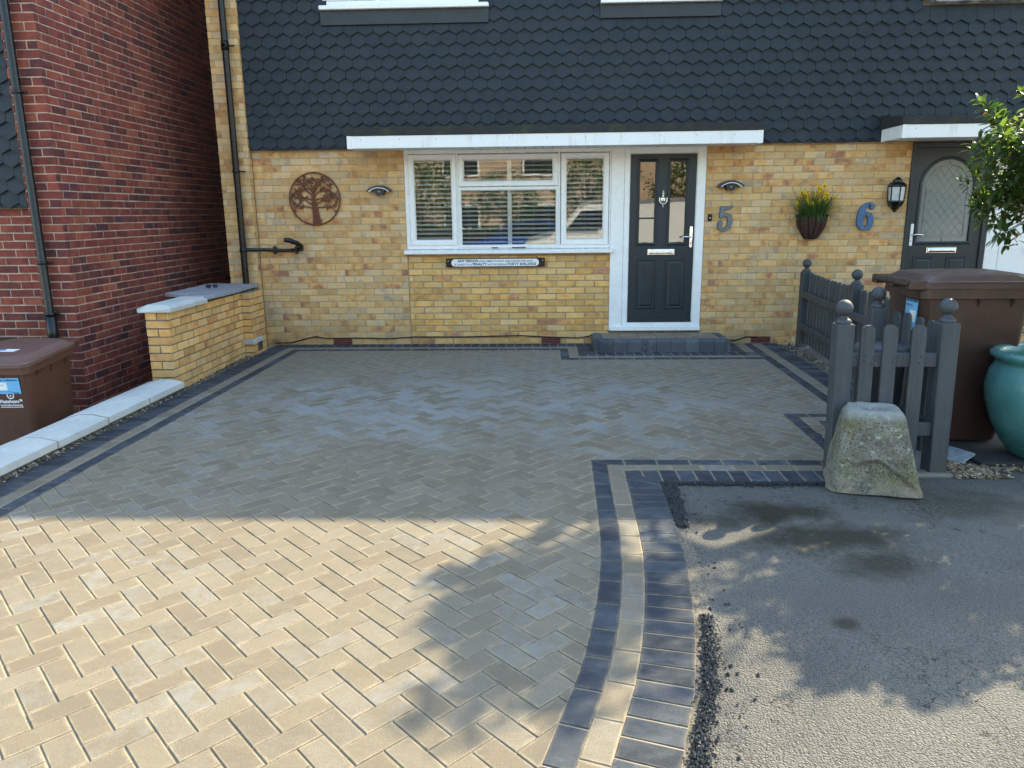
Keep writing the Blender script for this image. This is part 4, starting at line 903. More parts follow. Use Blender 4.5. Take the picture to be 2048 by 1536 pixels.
# grey slab lying on the wall
t = thing('paving_slab', (-3.55, -.9, .71), 'large grey riven paving slab lying on top of the garden wall', 'paving slab')
sl = [(-3.90, -1.24), (-3.30, -1.64), (-3.262, -1.62), (-3.325, -.135), (-3.68, -.125), (-3.93, -.10)]
mb = MB(); zt = lambda x, y: .762 + .012*max(0, min(1, (-y-.9)/.7)) + .0025*noise.noise((x*6, y*9, 0)); hh = .036
c = (sum(p[0] for p in sl)/len(sl), sum(p[1] for p in sl)/len(sl))
pe = []
for i in range(len(sl)):
    a, b = sl[i], sl[(i+1) % len(sl)]; n_ = max(2, int(math.hypot(b[0]-a[0], b[1]-a[1])/.05))
    for k in range(n_): s = k/n_; pe.append((a[0]+(b[0]-a[0])*s + ru(-.003, .003), a[1]+(b[1]-a[1])*s + ru(-.003, .003)))
ins = lambda p, k: (p[0]+(c[0]-p[0])*k, p[1]+(c[1]-p[1])*k)
rings = [[(p[0], p[1], zt(*p)-hh) for p in pe], [(p[0], p[1], zt(*p)-.008) for p in pe]] + [[(ins(p, k)[0], ins(p, k)[1], zt(*ins(p, k))) for p in pe] for k in (.012, .2, .5, .8)]
mb.loft(rings, True, True, True, False); mb.build('slab', 'slab', t)
t = thing('sunglasses', (-3.56, -.87, .778), 'folded black and white sunglasses on the grey slab', 'sunglasses', rz=.5)
def gl(p): return (p[0], p[1], p[2])
mb = MB()
for s in (-1, 1):
    mb.tube([(s*.034 + .027*math.cos(2*PI*i/18), .0, .022 + .018*math.sin(2*PI*i/18)) for i in range(19)], .0035, 6)
mb.tube([(-.008, 0, .026), (0, -.002, .030), (.008, 0, .026)], .003, 6)
ORG['sg'] = (0, 0, 0)
o = mb.build('frame', 'black'); o.parent = t
for s in (-1, 1): mb = MB(); mb.tube([(s*.062, 0, .026), (s*.064, .02, .014), (-s*.02, .030+.004*s, .008), (-s*.05, .034, .004)], .0042, 6); o = mb.build('temple', 'label_white'); o.parent = t
for s in (-1, 1): mb = MB(); mb.add([(s*.034 + .026*math.cos(2*PI*i/18), .001, .022 + .017*math.sin(2*PI*i/18)) for i in range(18)], [tuple(range(18))]); o = mb.build('lens', 'carglass'); o.parent = t
# low wall with pale coping
t = thing('low_wall', (-3.45, -5.2, 0), 'low boundary wall capped with pale weathered coping stones along the driveway', 'low wall')
def lx_(y): return -3.232 + (y + 2.40)*.031      # right-hand edge of the coping
mb = MB()
for k in range(11):
    y1 = -2.385 - k*.582; y0 = y1 - .578; mb = MB(); mb.seed(); dz = ru(-.002, .002)
    if k == 0: y1 = -2.385
    sec = lambda y: [(lx_(y)-.325, y, .055+gz(y)+dz), (lx_(y), y, .055+gz(y)+dz), (lx_(y), y, .103+gz(y)+dz), (lx_(y)-.115, y, .128+gz(y)+dz), (lx_(y)-.21, y, .128+gz(y)+dz), (lx_(y)-.325, y, .103+gz(y)+dz)]
    if k == 0: mb.loft([[(x, y, z) if z < .1 else (x, y-.02*0, z) for x, y, z in sec(y0)], sec(y1+.0)], True, True, True, False)
    else: mb.loft([sec(y0), sec(y1)], True, True, True, False)
    o = mb.build('coping_stone', 'coping', t); recalc(o)
mb = MB(); mb.add([(lx_(-2.39)-.30, -2.39, -.7), (lx_(-2.39)-.03, -2.39, -.7), (lx_(-8.8)-.03, -8.8, -.8), (lx_(-8.8)-.30, -8.8, -.8), (lx_(-2.39)-.30, -2.39, .05-.026), (lx_(-2.39)-.03, -2.39, .05-.026), (lx_(-8.8)-.03, -8.8, .055-.1), (lx_(-8.8)-.30, -8.8, .055-.1)], [(0, 1, 2, 3), (4, 7, 6, 5), (0, 4, 5, 1), (1, 5, 6, 2), (2, 6, 7, 3), (3, 7, 4, 0)])
o = mb.build('base', 'concrete', t); recalc(o)
for k in range(1, 11):
    mb = MB(); y1 = -2.385 - k*.582 + .002; sec = lambda y, e: [(lx_(y)-.325+e, y, .056+gz(y)), (lx_(y)-e, y, .056+gz(y)), (lx_(y)-e, y, .103+gz(y)-e), (lx_(y)-.115, y, .128+gz(y)-e), (lx_(y)-.21, y, .128+gz(y)-e), (lx_(y)-.325+e, y, .103+gz(y)-e)]
    mb.loft([sec(y1-.006, -.0015), sec(y1+.006, -.0015)], True, True, True, False); recalc(mb.build('mortar_joint', 'sand', t))

# ------------------------------------------------------------------ bins
def rrect(w, d, r, z, cx=0, cy=0, n=4):
    out = []
    for (sx, sy, a0) in ((1, 1, 0), (-1, 1, PI/2), (-1, -1, PI), (1, -1, 3*PI/2)):
        for i in range(n+1):
            a = a0 + PI/2*i/n; out.append((cx + sx*(w/2-r) + r*math.cos(a), cy + sy*(d/2-r) + r*math.sin(a), z))
    return out
def place(o, t): o.parent = t; o.location = (0, 0, 0); return o
def wheelie(loc, rz, label, body='bin_brown', lid='bin_lid', tilt=.05):
    t = thing('wheelie_bin', loc, label, 'bin', 'wheelie bins', rz)
    mb = MB()     # front is -y ; back with wheels +y
    R = [rrect(.46, .50, .05, .02, 0, -.01), rrect(.485, .54, .05, .10, 0, -.01), rrect(.535, .64, .045, .86, 0, -.02), rrect(.545, .66, .045, .90, 0, -.02)]
    mb.loft(R, True, False); 
    mb.loft([rrect(.545, .66, .045, .90, 0, -.02), rrect(.59, .70, .05, .905, 0, -.02), rrect(.59, .70, .05, .975, 0, -.02), rrect(.56, .67, .05, .975, 0, -.02)], False, False, True, False)
    for x in (-.20, -.08, .08, .20): mb.prism([(-.36, .905), (-.325, .905), (-.325, .84)], lambda a, z: (x-.006, a, z), lambda a, z: (x+.006, a, z))
    for y in (-.22, -.02, .18):
        for s in (-1, 1): mb.prism([(.295, .905), (.26, .905), (.26, .84)], lambda a, z: (s*a, y-.006, z), lambda a, z: (s*a, y+.006, z))
    mb.v = [(x, y, z + (tilt*.92*(y+.37)/.72 if z > .85 else 0)) for x, y, z in mb.v]
    b = place(recalc(mb.build('body', body)), t)
    mb = MB(); sl = lambda ring, k=1.: [(x, y, z + tilt*k*(y+.37)/.72) for x, y, z in ring]
    Ls = [sl(rrect(.575, .70, .05, .968, 0, -.025)), sl(rrect(.615, .745, .06, .966, 0, -.03)), sl(rrect(.618, .748, .06, .992, 0, -.03)), sl(rrect(.600, .73, .06, 1.004, 0, -.03)), sl(rrect(.575, .70, .07, 1.008, 0, -.03)), sl(rrect(.50, .61, .09, 1.040, 0, -.02)), sl(rrect(.44, .54, .10, 1.046, 0, -.02))]
    mb.loft(Ls, True, True, True, False)
    l = place(recalc(mb.build('lid', lid)), t)
    for s in (1, -1):
        mb = MB(); zz = 1.005+tilt*.08; mb.tube([(s*.17, -.315, zz), (s*.17, -.315, zz+.027), (s*.24, -.300, zz+.031), (s*.24, -.300, zz)], .009, 8)
        o = mb.build('lid_grip', lid); o.parent = l
    mb = MB(); z = 1.0 + tilt*.9
    mb.tube([(-.27, .395, z-.01), (.27, .395, z-.01)], .021, 12)
    for x in (-.26, 0, .26): mb.box(x-.035, x+.035, .30, .41, z-.045, z+.012, .008)
    place(mb.build('handle', body), t)
    for s in (-1, 1):
        mb = MB(); R2 = [(.0, -.022), (.045, -.022), (.06, -.026), (.098, -.024), (.100, 0), (.098, .024), (.06, .026), (.045, .022), (.0, .022)]
        mb.loft([[(s*.265 + q, .235 + max(.001, r)*math.cos(2*PI*i/24), .10 + max(.001, r)*math.sin(2*PI*i/24)) for i in range(24)] for r, q in R2], False, False)
        w = place(mb.build('wheel', 'tyre'), t)
        mb = MB(); mb.loft([[(s*(.265+q*s*0) + s*q, .235 + r*math.cos(2*PI*i/12), .10 + r*math.sin(2*PI*i/12)) for i in range(12)] for r, q in ((.04, .02), (.03, .034), (.001, .036))], False, False); o = mb.build('hub', 'bin_green'); o.parent = w
    mb = MB(); mb.tube([(-.26, .235, .10), (.26, .235, .10)], .012, 8); place(mb.build('axle', 'alu'), t)
    return t, l, b
bl, lid, _ = wheelie((-4.345, -2.925, -.565), .055, 'brown wheelie bin with a blue label in front of the red brick house', tilt=.055)
def sticker(t, x0, x1, z0, z1, yfun, top='', lines=()):
    mb = MB(); mb.add([(x0, yfun(z0), z0), (x1, yfun(z0), z0), (x1, yfun(z1), z1), (x0, yfun(z1), z1)], [(0, 1, 2, 3)])
    mb.add([(x0, yfun(z0)+.002, z0), (x1, yfun(z0)+.002, z0), (x1, yfun(z1)+.002, z1), (x0, yfun(z1)+.002, z1)], [(0, 3, 2, 1)])
    o = place(mb.build('label_sticker', 'label_blue'), t); return o
yb_ = lambda z: -.268 - (.345-.268)*(z-.10)/(.86-.10) - .0035     # sloping front face
an = math.atan((.345-.268)/.76)
def onface(x, z, e=.001): return Matrix.Translation((x, yb_(z)-e, z)) @ Matrix.Rotation(PI/2 + an, 4, 'X')
st = sticker(bl, -.135, .20, .745, .875, yb_)
mb = MB(); mb.add([(-.115, yb_(.775)-.0008, .775), (.10, yb_(.775)-.0008, .775), (.10, yb_(.84)-.0008, .84), (-.115, yb_(.84)-.0008, .84)], [(0, 1, 2, 3)]); o = mb.build('address_panel', 'label_white'); o.parent = st
def tx(body, size, w, mat, x, z, par, b=0.):
    o = text(body, size, w, mat, None, onface(x, z, .0012), .0006, 'lettering', b); o.parent = par; return o
tx('Brown Bin. Waste Collection', .026, .315, 'navy', -0.125, .851, st, .0008)
tx('name and number or house', .012, .18, 'navy', -0.105, .815, st); tx('your council', .012, .10, 'navy', -0.105, .792, st)
tx('please place bin at the kerb by seven in the morning', .011, .26, 'navy', -0.125, .760, st); tx('recycle', .015, .05, 'navy', 0.135, .749, st, .0006)
tx('WasteAware\u2122', .042, .185, 'label_white', 0.010, .668, bl, .0012); tx('Hertfordshire Partnership', .024, .175, 'label_white', 0.017, .642, bl, .0005)
mb = MB(); mb.add([(.015, yb_(.630)-.001, .630), (.195, yb_(.630)-.001, .630), (.195, yb_(.635)-.001, .635), (.015, yb_(.635)-.001, .635)], [(0, 1, 2, 3)]); place(mb.build('underline', 'label_white'), bl)
mb = MB(); lp = []
for i in range(13): a = PI + PI*i/12; lp.append((.110 + .024*math.cos(a), .726 + .020*math.sin(a)))
k = MB(); Q = [(.086, .744)] + lp + [(.134, .744)]
for a, b in zip(Q, Q[1:]):
    d = Vector((b[0]-a[0], b[1]-a[1])).normalized(); q = Vector((-d.y, d.x))*.0045
    k.add([(a[0]+q.x, yb_(a[1]+q.y)-.001, a[1]+q.y), (a[0]-q.x, yb_(a[1]-q.y)-.001, a[1]-q.y), (b[0]-q.x, yb_(b[1]-q.y)-.001, b[1]-q.y), (b[0]+q.x, yb_(b[1]+q.y)-.001, b[1]+q.y)], [(0, 1, 2, 3)])
k.add([(.110+.007*math.cos(2*PI*i/12), yb_(.728+.007*math.sin(2*PI*i/12))-.001, .728+.007*math.sin(2*PI*i/12)) for i in range(12)], [tuple(range(12))])
place(k.build('emblem', 'label_white'), bl)
mb = MB(); zl = lambda y: 1.0475 + .055*(y+.37)/.72
mb.add([(-.02, -.20, zl(-.20)), (.10, -.20, zl(-.20)), (.11, -.12, zl(-.12)), (.0, -.11, zl(-.11))], [(0, 1, 2, 3)]); o = mb.build('lid_sticker', 'label_white'); o.parent = lid
mb = MB(); mb.add([(-.06, -.19, zl(-.19)+.0006), (.02, -.17, zl(-.17)+.0006), (.0, -.125, zl(-.125)+.0006), (-.05, -.14, zl(-.14)+.0006)], [(0, 1, 2, 3)]); o = mb.build('lid_sticker', 'label_blue'); o.parent = lid
wheelie((-4.985, -2.62, -.600), .02, 'dark green wheelie bin beyond the brown one at the left edge', 'bin_green', 'bin_green', .05)
br, lid2, _ = wheelie((2.845, -3.60, gz(-3.5)+.005), PI/2 - .03, 'tall brown wheelie bin standing behind the grey picket fence', 'bin_dark', 'bin_dark_lid', tilt=.0)
br.scale = (1.06, 1.06, 1.10)
# its label hangs on the back, above the wheels
mb = MB(); mb.add([(-.30+.10, .306, .70), (-.30+.27, .306, .70), (-.30+.27, .306, .90), (-.30+.10, .306, .90)], [(0, 3, 2, 1), (0, 1, 2, 3)][:1]); st2 = place(mb.build('label_sticker', 'label_blue'), br)
def bk(body, size, w, x, z, mat='navy', b=0.):
    o = text(body, size, w, mat, None, Matrix.Translation((x, .3068, z)) @ Matrix.Rotation(PI, 4, 'Z') @ Matrix.Rotation(PI/2, 4, 'X'), .0006, 'lettering', b); o.parent = st2
bk('Brown Waste Collection', .022, .155, -.037, .872, b=.0008); bk('collection days', .014, .09, -.04, .845); bk('recycle for', .014, .06, -.10, .73); bk('your area', .014, .05, -.11, .71)
mb = MB(); mb.box(-.30+.12, -.30+.20, .3062, .3068, .75, .82); o = mb.build('address_panel', 'label_white'); o.parent = st2
# ------------------------------------------------------------------ picket fences
def post(parent, x, y, h=.915, ball=True, w=.102, rot=0., lean=0.):
    g = gz(y); mb = MB(); mb.seed(); mx = Matrix.Translation((x, y, g)) @ Matrix.Rotation(lean, 4, 'Y') @ Matrix.Rotation(rot, 4, 'Z')
    mb.box(-w/2, w/2, -w/2, w/2, -.06, h, .006, mx); p = mb.build('post', 'fence', parent)
    if ball:
        mb = MB(); mb.lathe([(.043, 0), (.046, .006), (.046, .016), (.036, .026), (.030, .030), (.022, .040), (.021, .048)], 20)
        sphere(mb, (0, 0, .092), .050, 22, 14)
        mb.v = [tuple(mx @ Vector((a, b, c + h))) for a, b, c in mb.v]; mb.build('finial', 'fence', p)
    return p
def picket(parent, x, y, z0, z1, w, d, ang, lean=0.):
    """rounded-top board; ang = heading of its wide direction"""
    mb = MB(); mb.seed(); g = gz(y); n = 10; jz = ru(-.006, .006)
    P = [(-w/2, z0), (w/2, z0)] + [(w/2*math.cos(a), z1 - w*.42 + jz + w*.42*math.sin(a)) for a in [PI*i/n for i in range(n+1)]]
    mx = Matrix.Translation((x, y, g)) @ Matrix.Rotation(lean, 4, 'Y') @ Matrix.Rotation(ang, 4, 'Z') @ Matrix.Rotation(ru(-.012, .012), 4, 'Y')
    mb.prism(P, lambda a, b: mx @ Vector((a, d/2, b)), lambda a, b: mx @ Vector((a, -d/2, b)))
    return mb.build('picket', 'fence', parent)
def rail(parent, a, b, z, h, d, off=0.):
    A, B = Vector((a[0], a[1], gz(a[1])+z)), Vector((b[0], b[1], gz(b[1])+z)); u = (B-A); L = u.length; u.normalize()
    n_ = Vector((u.y, -u.x, 0)).normalized(); A += n_*off; mb = MB(); mb.seed()
    mx = Matrix((( u.x, n_.x, 0, A.x), (u.y, n_.y, 0, A.y), (u.z, n_.z, 1, A.z), (0, 0, 0, 1)))
    mb.box(0, L, -d/2, d/2, -h/2, h/2, .006, mx); return recalc(mb.build('rail', 'fence', parent))
# side fence running out from the house
FA, FB, FF = (3.035, -.14), (2.925, -1.80), (2.84, -3.02)
t = thing('picket_fence', (2.95, -1.5, 0), 'grey picket fence running from the house wall, seen from its rail side', 'fence')
post(t, *FA, h=.85); post(t, *FB, h=.875); post(t, *FF, h=.86, ball=False)
for a, b in ((FA, FB), (FB, FF)):
    rail(t, a, b, .60, .075, .038, -.03 + .06); rail(t, a, b, .235, .075, .038, .03)
    L = math.hypot(b[0]-a[0], b[1]-a[1]); n_ = int(L/.118); hd = math.atan2(b[1]-a[1], b[0]-a[0]); u = ((b[0]-a[0])/L, (b[1]-a[1])/L)
    for i in range(n_):
        s = (i+.62)*L/n_
        picket(t, a[0]+u[0]*s - u[1]*.006 + .012, a[1]+u[1]*s, .035, .845, .074, .018, hd)
# return panel and the front panel by the staddle stone
D_, E_, C_ = (1.822, -4.385), (2.415, -4.385), (2.325, -3.63)
t = thing('picket_fence', (2.1, -4.385, gz(-4.385)), 'short grey picket panel with two ball-topped posts behind the stone block', 'fence')
LN = -.022
post(t, *D_, h=.925, lean=LN); post(t, E_[0]+.012, E_[1], h=.93, w=.108, rot=.05, lean=LN)
for x in (1.952, 2.085, 2.247): picket(t, x, -4.425, .06, .925, .081, .02, 0, LN)
rail(t, (1.855, -4.40), (2.36, -4.40), .705, .085, .036); rail(t, (1.875, -4.40), (2.38, -4.40), .275, .085, .036)
for x in (1.93, 1.965, 2.09, 2.255): 
    for z in (.70, .73): mb = MB(); sphere(mb, (x + ru(-.008, .008), -4.4355, gz(-4.4)+z+ru(-.01, .01)), .0045, 6, 4); mb.build('nail', 'dark_metal', t)
t = thing('picket_fence', (2.36, -3.95, gz(-3.95)), 'grey picket return panel between its own ball-topped post and the front panel', 'fence')
post(t, *C_, h=.915)
a, b = (C_[0]+.05, C_[1]), (2.425, -4.33); L = math.hypot(b[0]-a[0], b[1]-a[1]); u = ((b[0]-a[0])/L, (b[1]-a[1])/L); hd = math.atan2(u[1], u[0])
for i in range(5): s = (i+.62)*L/5.2; picket(t, a[0]+u[0]*s+.045, a[1]+u[1]*s, .05, .905, .078, .018, hd)
rail(t, (2.40, -3.64), (2.45, -4.33), .66, .08, .036); rail(t, (2.40, -3.64), (2.45, -4.33), .25, .08, .036)
# lidded tub standing inside the corner
t = thing('lidded_tub', (2.20, -4.02, gz(-4)), 'round dark grey tub with a flat lid inside the picket corner', 'tub')
mb = MB(); mb.lathe([(.125, 0), (.150, .60), (.152, .66), (.150, .70)], 28, (2.20, -4.02, gz(-4))); mb.build('tub', 'dark_metal', t)
mb = MB(); mb.lathe([(.158, .68), (.160, .690), (.160, .715), (.152, .724), (.02, .736)], 28, (2.20, -4.02, gz(-4))); mb.build('lid', 'fence', t)
# concrete strip under the front panel
mb = MB(); mb.box(1.76, 2.515, -4.475, -4.365, -.13, gz(-4.4)+.010, .012); o = mb.build('concrete_edging', 'concrete'); tag(o, 'low weathered concrete edging under the front picket panel', 'edging')

# ------------------------------------------------------------------ staddle stone
t_ = (1.955, -4.60, gz(-4.6))
mb = MB(); rings = []; nz = 60; na = 150
for k in range(nz+1):
    s = k/nz; z = .452*s
    hx = .258 - .102*s**.95; hy = .210 - .070*s**.95; e = 7.5 - 2.5*s; ring = []
    for i in range(na):
        a = 2*PI*i/na; c_, s_ = math.cos(a), math.sin(a)
        d = (abs(c_/hx)**e + abs(s_/hy)**e)**(-1/e); x, y = d*c_, d*s_
        if s > .90: q = 1 - ((s-.90)/.10)**2.2*.11; x *= q; y *= q
        p = Vector((x, y, z)); nn = noise.fractal(p*9, .9, 2.1, 5); n2 = noise.noise(p*3.2 + Vector((3, 1, 7)))
        k_ = 1 + .026*nn + .035*n2 - .05*max(0, noise.noise(p*6 + Vector((0, 4, 2))) - .25); x *= k_; y *= k_
        if y < -.05:      # broken hollow under a slanting ledge, low on the front
            edge = .195 + .03*noise.noise(p*14) - .78*max(0, x - .03) - .25*max(0, -.02-x)     # top of the hollow
            if z < edge and x < .235 and x > -.20:
                dep = min(1, (edge-z)/.022)*min(1, (x+.20)/.10)*min(1, (.235-x)/.05); y += dep*(.038*(.35 + .65*min(1, max(0, x+.16)/.16)))*(1 - .75*max(0, (.06-z)/.06))
        ring.append((x - .012*s, y + .03*s, z + .010*noise.noise(p*8)*(s > .02)))
    rings.append(ring)
top = rings[-1]; cx_ = sum(p[0] for p in top)/na; cy_ = sum(p[1] for p in top)/na
for q, dz in ((.97, .005), (.90, .008), (.75, .009), (.6, .006), (.5, .002), (.40, -.012), (.34, -.045), (.25, -.07), (.05, -.08)):
    ring = []
    for i, p in enumerate(top):
        w = min(1, max(0, (q-.35)/.3)); a = 2*PI*i/na; ex, ey = .150*q*math.cos(a), .125*q*math.sin(a)
        x = cx_ + (p[0]-cx_)*q*w + ex*(1-w); y = cy_ + (p[1]-cy_)*q*w + ey*(1-w); ring.append((x, y, .452 + dz + .006*noise.noise(Vector((x, y, 0))*22)))
    rings.append(ring)
mb.loft(rings, True, True, True, True)
o = mb.build('staddle_stone', 'stone'); o.location = t_; o.rotation_euler = (0, -.012, -.27)
tag(o, 'weathered mossy tapered stone block with a hole in its top', 'staddle stone')

# ------------------------------------------------------------------ pot, bay tree, grass
pc = (3.215, -4.165, gz(-4.165)+.03)
t = thing('glazed_pot', pc, 'big turquoise glazed pot at the right edge of the driveway', 'plant pot')
mb = MB(); mb.lathe([(.17, 0), (.195, .02), (.25, .10), (.315, .22), (.355, .36), (.362, .45), (.345, .54), (.318, .59), (.314, .605), (.335, .622), (.352, .640), (.352, .660), (.335, .674), (.305, .672), (.290, .655), (.292, .60)], 48, pc, 1, True); mb.build('pot', 'glaze', t)
mb = MB(); mb.lathe([(.29, .595), (.2, .612), (.08, .618), (.01, .622)], 24, pc); mb.build('soil', 'soil', t)
t = thing('grass_tuft', (pc[0]-.15, pc[1]-.05, pc[2]+.6), 'sparse grass blades growing from the soil of the turquoise pot', 'grass')
mb = MB()
for i in range(120):
    a = ru(0, 2*PI); r = ru(.05, .27); blade(mb, (pc[0]+r*math.cos(a), pc[1]+r*math.sin(a), pc[2]+.60), (ru(-.5, .5), ru(-.5, .5), 1), ru(.05, .15), .004, ru(.2, 1.2))
mb.build('blade', 'blade', t)
def bay_tree():
    t = thing('bay_tree', (pc[0]+.03, pc[1], pc[2]+.6), 'glossy green bay tree in the turquoise pot at the right edge', 'tree')
    R_ = random.Random(11); bx_, by_ = pc[0]+.03, pc[1]
    mb = MB(); mb.tube([(bx_, by_, .62), (bx_+.01, by_, .95), (bx_-.01, by_+.01, 1.3), (bx_+.02, by_, 1.75), (bx_, by_, 2.15)], [.028, .025, .022, .016, .008], 10); mb.build('trunk', 'bark', t)
    cc = Vector((3.36, by_, 1.80)); tw = MB(); lf = MB(); old = MB()
    def leaf(mb, p, d, up, L):
        d = d.normalized(); s = d.cross(up); s = s.normalized() if s.length > .05 else Vector((1, 0, 0)); n_ = s.cross(d)
        w = L*.19; mb.cur = (R_.random(), R_.random(), R_.random()); c = R_.uniform(.06, .22)
        q = [p, p + d*L*.3 + s*w + n_*L*.05, p + d*L*.68 + s*w*.85 + n_*L*.02, p + d*L - n_*L*c, p + d*L*.68 - s*w*.85 + n_*L*.02, p + d*L*.3 - s*w + n_*L*.05, p + d*L*.3, p + d*L*.68 - n_*L*.03]
        mb.add(q, [(0, 1, 6), (6, 1, 2, 7), (7, 2, 3), (0, 6, 5), (6, 7, 4, 5), (7, 3, 4)], True)
    for i in range(1150):
        v = Vector((R_.gauss(0, 1), R_.gauss(0, 1), R_.gauss(0, 1))).normalized()
        rr = R_.uniform(.45, 1.)**.6; lump = 1 + .24*noise.noise(v*2.3 + Vector((5, 2, 1))) + .10*noise.noise(v*5.5)
        e = cc + Vector((v.x*.84, v.y*.54, v.z*.63))*rr*lump
        if noise.noise(e*2.6 + Vector((9, 0, 3))) < -.30: continue
        b0 = cc + (e-cc)*.35 + Vector((0, 0, -.10)); mid = (b0+e)/2 + Vector((0, 0, .03))
        tw.tube([tuple(b0), tuple(mid), tuple(e)], [.005, .0035, .002], 5, False)
        ax = (e-mid).normalized(); ax = (ax + Vector((0, 0, .55))).normalized()
        for k in range(R_.randint(9, 15)):
            s = R_.random()**1.4; p = e - ax*(.14*s) ; a = k*2.4; up = Vector((R_.uniform(-.3, .3), R_.uniform(-.3, .3), 1))
            o1 = ax.orthogonal().normalized(); o2 = ax.cross(o1); d = (o1*math.cos(a) + o2*math.sin(a))*R_.uniform(.6, 1.1) + ax*R_.uniform(.15, .9)
            leaf(old if R_.random() < .025 else lf, p, d, up, R_.uniform(.05, .088))
    tw.build('branches', 'twig', t); lf.build('crown', 'bay', t); old.build('yellow_leaves', 'bay_old', t)
bay_tree()
# wiry shrub behind the right-hand bin
t = thing('wiry_shrub', (4.62, -1.1, 0), 'dark wiry shrub between the right-hand brown bin and the white door panel', 'shrub')
mb = MB(); lf = MB()
for i in range(90):
    a = ru(0, 2*PI); tip = (4.66 + ru(-.30, .32), -1.1 + ru(-.28, .28), ru(.30, .80)); md = (4.66 + (tip[0]-4.66)*.4, -1.1 + (tip[1]+1.1)*.4, tip[2]*.6)
    mb.tube([(4.66, -1.1, .0), md, tip], [.006, .004, .002], 4, False)
    for k in range(14):
        s = ru(.45, 1.); p = Vector(md)*(1-s) + Vector(tip)*s; lf.seed(); d = Vector((ru(-1, 1), ru(-1, 1), ru(-.5, 1))).normalized()*.022; e = d.orthogonal().normalized()*.008
        lf.add([p, p+d*.5+e, p+d, p+d*.5-e], [(0, 1, 2, 3)])
mb.build('stems', 'twig', t); lf.build('leaves', 'shrub', t)

# ------------------------------------------------------------------ ground surfaces
def st(o, kind='structure'): o['kind'] = kind; return o
xs = [-300, -60, -20, -3.54, -3.50, -3.3, 0, 3, 8, 20, 60, 300]; ys = [-300, -60, -20, -11, -9.2, -6, -3, 0, 4, 12, 40, 300]
def gh(x, y):
    z = -.022 + (gz(max(y, -9.2)) if y < 0 else 0)
    if y < -10: z = -.145
    if x <= -3.54 and y > -9.5: z = ZR - .0
    return z
mb = MB(); mb.add([(x, y, gh(x, y)) for y in ys for x in xs], [(j*len(xs)+i, j*len(xs)+i+1, (j+1)*len(xs)+i+1, (j+1)*len(xs)+i) for j in range(len(ys)-1) for i in range(len(xs)-1)])
st(mb.build('ground', 'ground'))
# driveway: herringbone field, three border courses
FIELD = [(-3.085, -9.4), (-2.815, -.40), (.215, -.40), (.215, -.95), (2.385, -.95), (2.365, -3.085), (1.908, -3.085), (1.900, -4.19), (.326, -4.19), (.313, -4.71), (.305, -5.05), (.30, -5.27), (.288, -5.52), (.262, -5.78), (.222, -6.07), (.18, -6.30), (.135, -6.50), (.07, -6.71), (-.005, -6.96), (-.12, -7.25), (-.27, -7.55), (-.46, -7.85), (-.70, -8.2), (-1.02, -8.6), (-1.35, -8.95), (-1.6, -9.4)]
def inside(p, poly):
    c = False; x, y = p
    for i in range(len(poly)):
        (x1, y1), (x2, y2) = poly[i-1], poly[i]
        if (y1 > y) != (y2 > y) and x < (x2-x1)*(y-y1)/(y2-y1) + x1: c = not c
    return c
def sh_clip(subj, rect):
    out = subj
    for i in range(4):
        a, b = rect[i], rect[(i+1) % 4]
        out = clip(out, lambda p: (b[0]-a[0])*(p[1]-a[1]) - (b[1]-a[1])*(p[0]-a[0]))
        if len(out) < 3: return []
    return out
def block(mb, q, top=.0, ch=.0030, base=-.03, tilt=True):
    """paving block from a convex-ish outline (ccw) with a chamfered top arris"""
    n = len(q); cx = sum(p[0] for p in q)/n; cy = sum(p[1] for p in q)/n
    tx, ty, tz = (ru(-.004, .004), ru(-.004, .004), ru(-.0009, .0009)) if tilt else (0, 0, 0)
    H = lambda x, y, d: gz(y) + top + d + tz + tx*(x-cx) + ty*(y-cy)
    inn = []
    for i in range(n):
        p, a, b = Vector(q[i]), Vector(q[i-1]), Vector(q[(i+1) % n])
        e1 = p-a; e2 = b-p
        if e1.length < 1e-6 or e2.length < 1e-6: inn.append((p.x, p.y)); continue
        e1.normalize(); e2.normalize(); n1 = Vector((-e1.y, e1.x)); n2 = Vector((-e2.y, e2.x)); m = n1+n2
        m = m/max(.35, (1 + n1.dot(n2))) ; inn.append((p.x + m.x*ch, p.y + m.y*ch))
    k2 = max(.0, 1 - (ch + .013)/max(.02, min(math.hypot(p[0]-cx, p[1]-cy) for p in inn)))
    in2 = [(cx + (x-cx)*k2, cy + (y-cy)*k2) for x, y in inn]
    vs = [(x, y, H(x, y, base)) for x, y in q] + [(x, y, H(x, y, -ch*.9)) for x, y in q] + [(x, y, H(x, y, 0)) for x, y in inn] + [(x, y, H(x, y, 0)) for x, y in in2]
    fs = [(m*n+i, m*n+(i+1) % n, (m+1)*n+(i+1) % n, (m+1)*n+i) for m in range(3) for i in range(n)] + [tuple(range(3*n, 4*n))]
    mb.seed(); mb.add(vs, fs); e0 = mb.cur
    for i in range(4*n): mb.c[-4*n+i] = (e0[0], e0[1], 1. if i < 3*n else 0.)
def cleanup(q):
    o = []
    for p in q:
        if not o or math.hypot(p[0]-o[-1][0], p[1]-o[-1][1]) > .004: o.append(p)
    while len(o) > 2 and math.hypot(o[0][0]-o[-1][0], o[0][1]-o[-1][1]) <= .004: o.pop()
    return o
def area(q): return .5*sum(q[i-1][0]*q[i][1] - q[i][0]*q[i-1][1] for i in range(len(q)))
FC = FIELD[::-1] if area(FIELD) < 0 else FIELD
U = .0966; g = .0036; g1 = .0013; g2 = .0027; A_ = Vector((1, 1))/math.sqrt(2); B_ = Vector((-1, 1))/math.sqrt(2)
O_ = Vector((-1.31, -6.35)) - A_*(2*U) - B_*U
mb = MB()
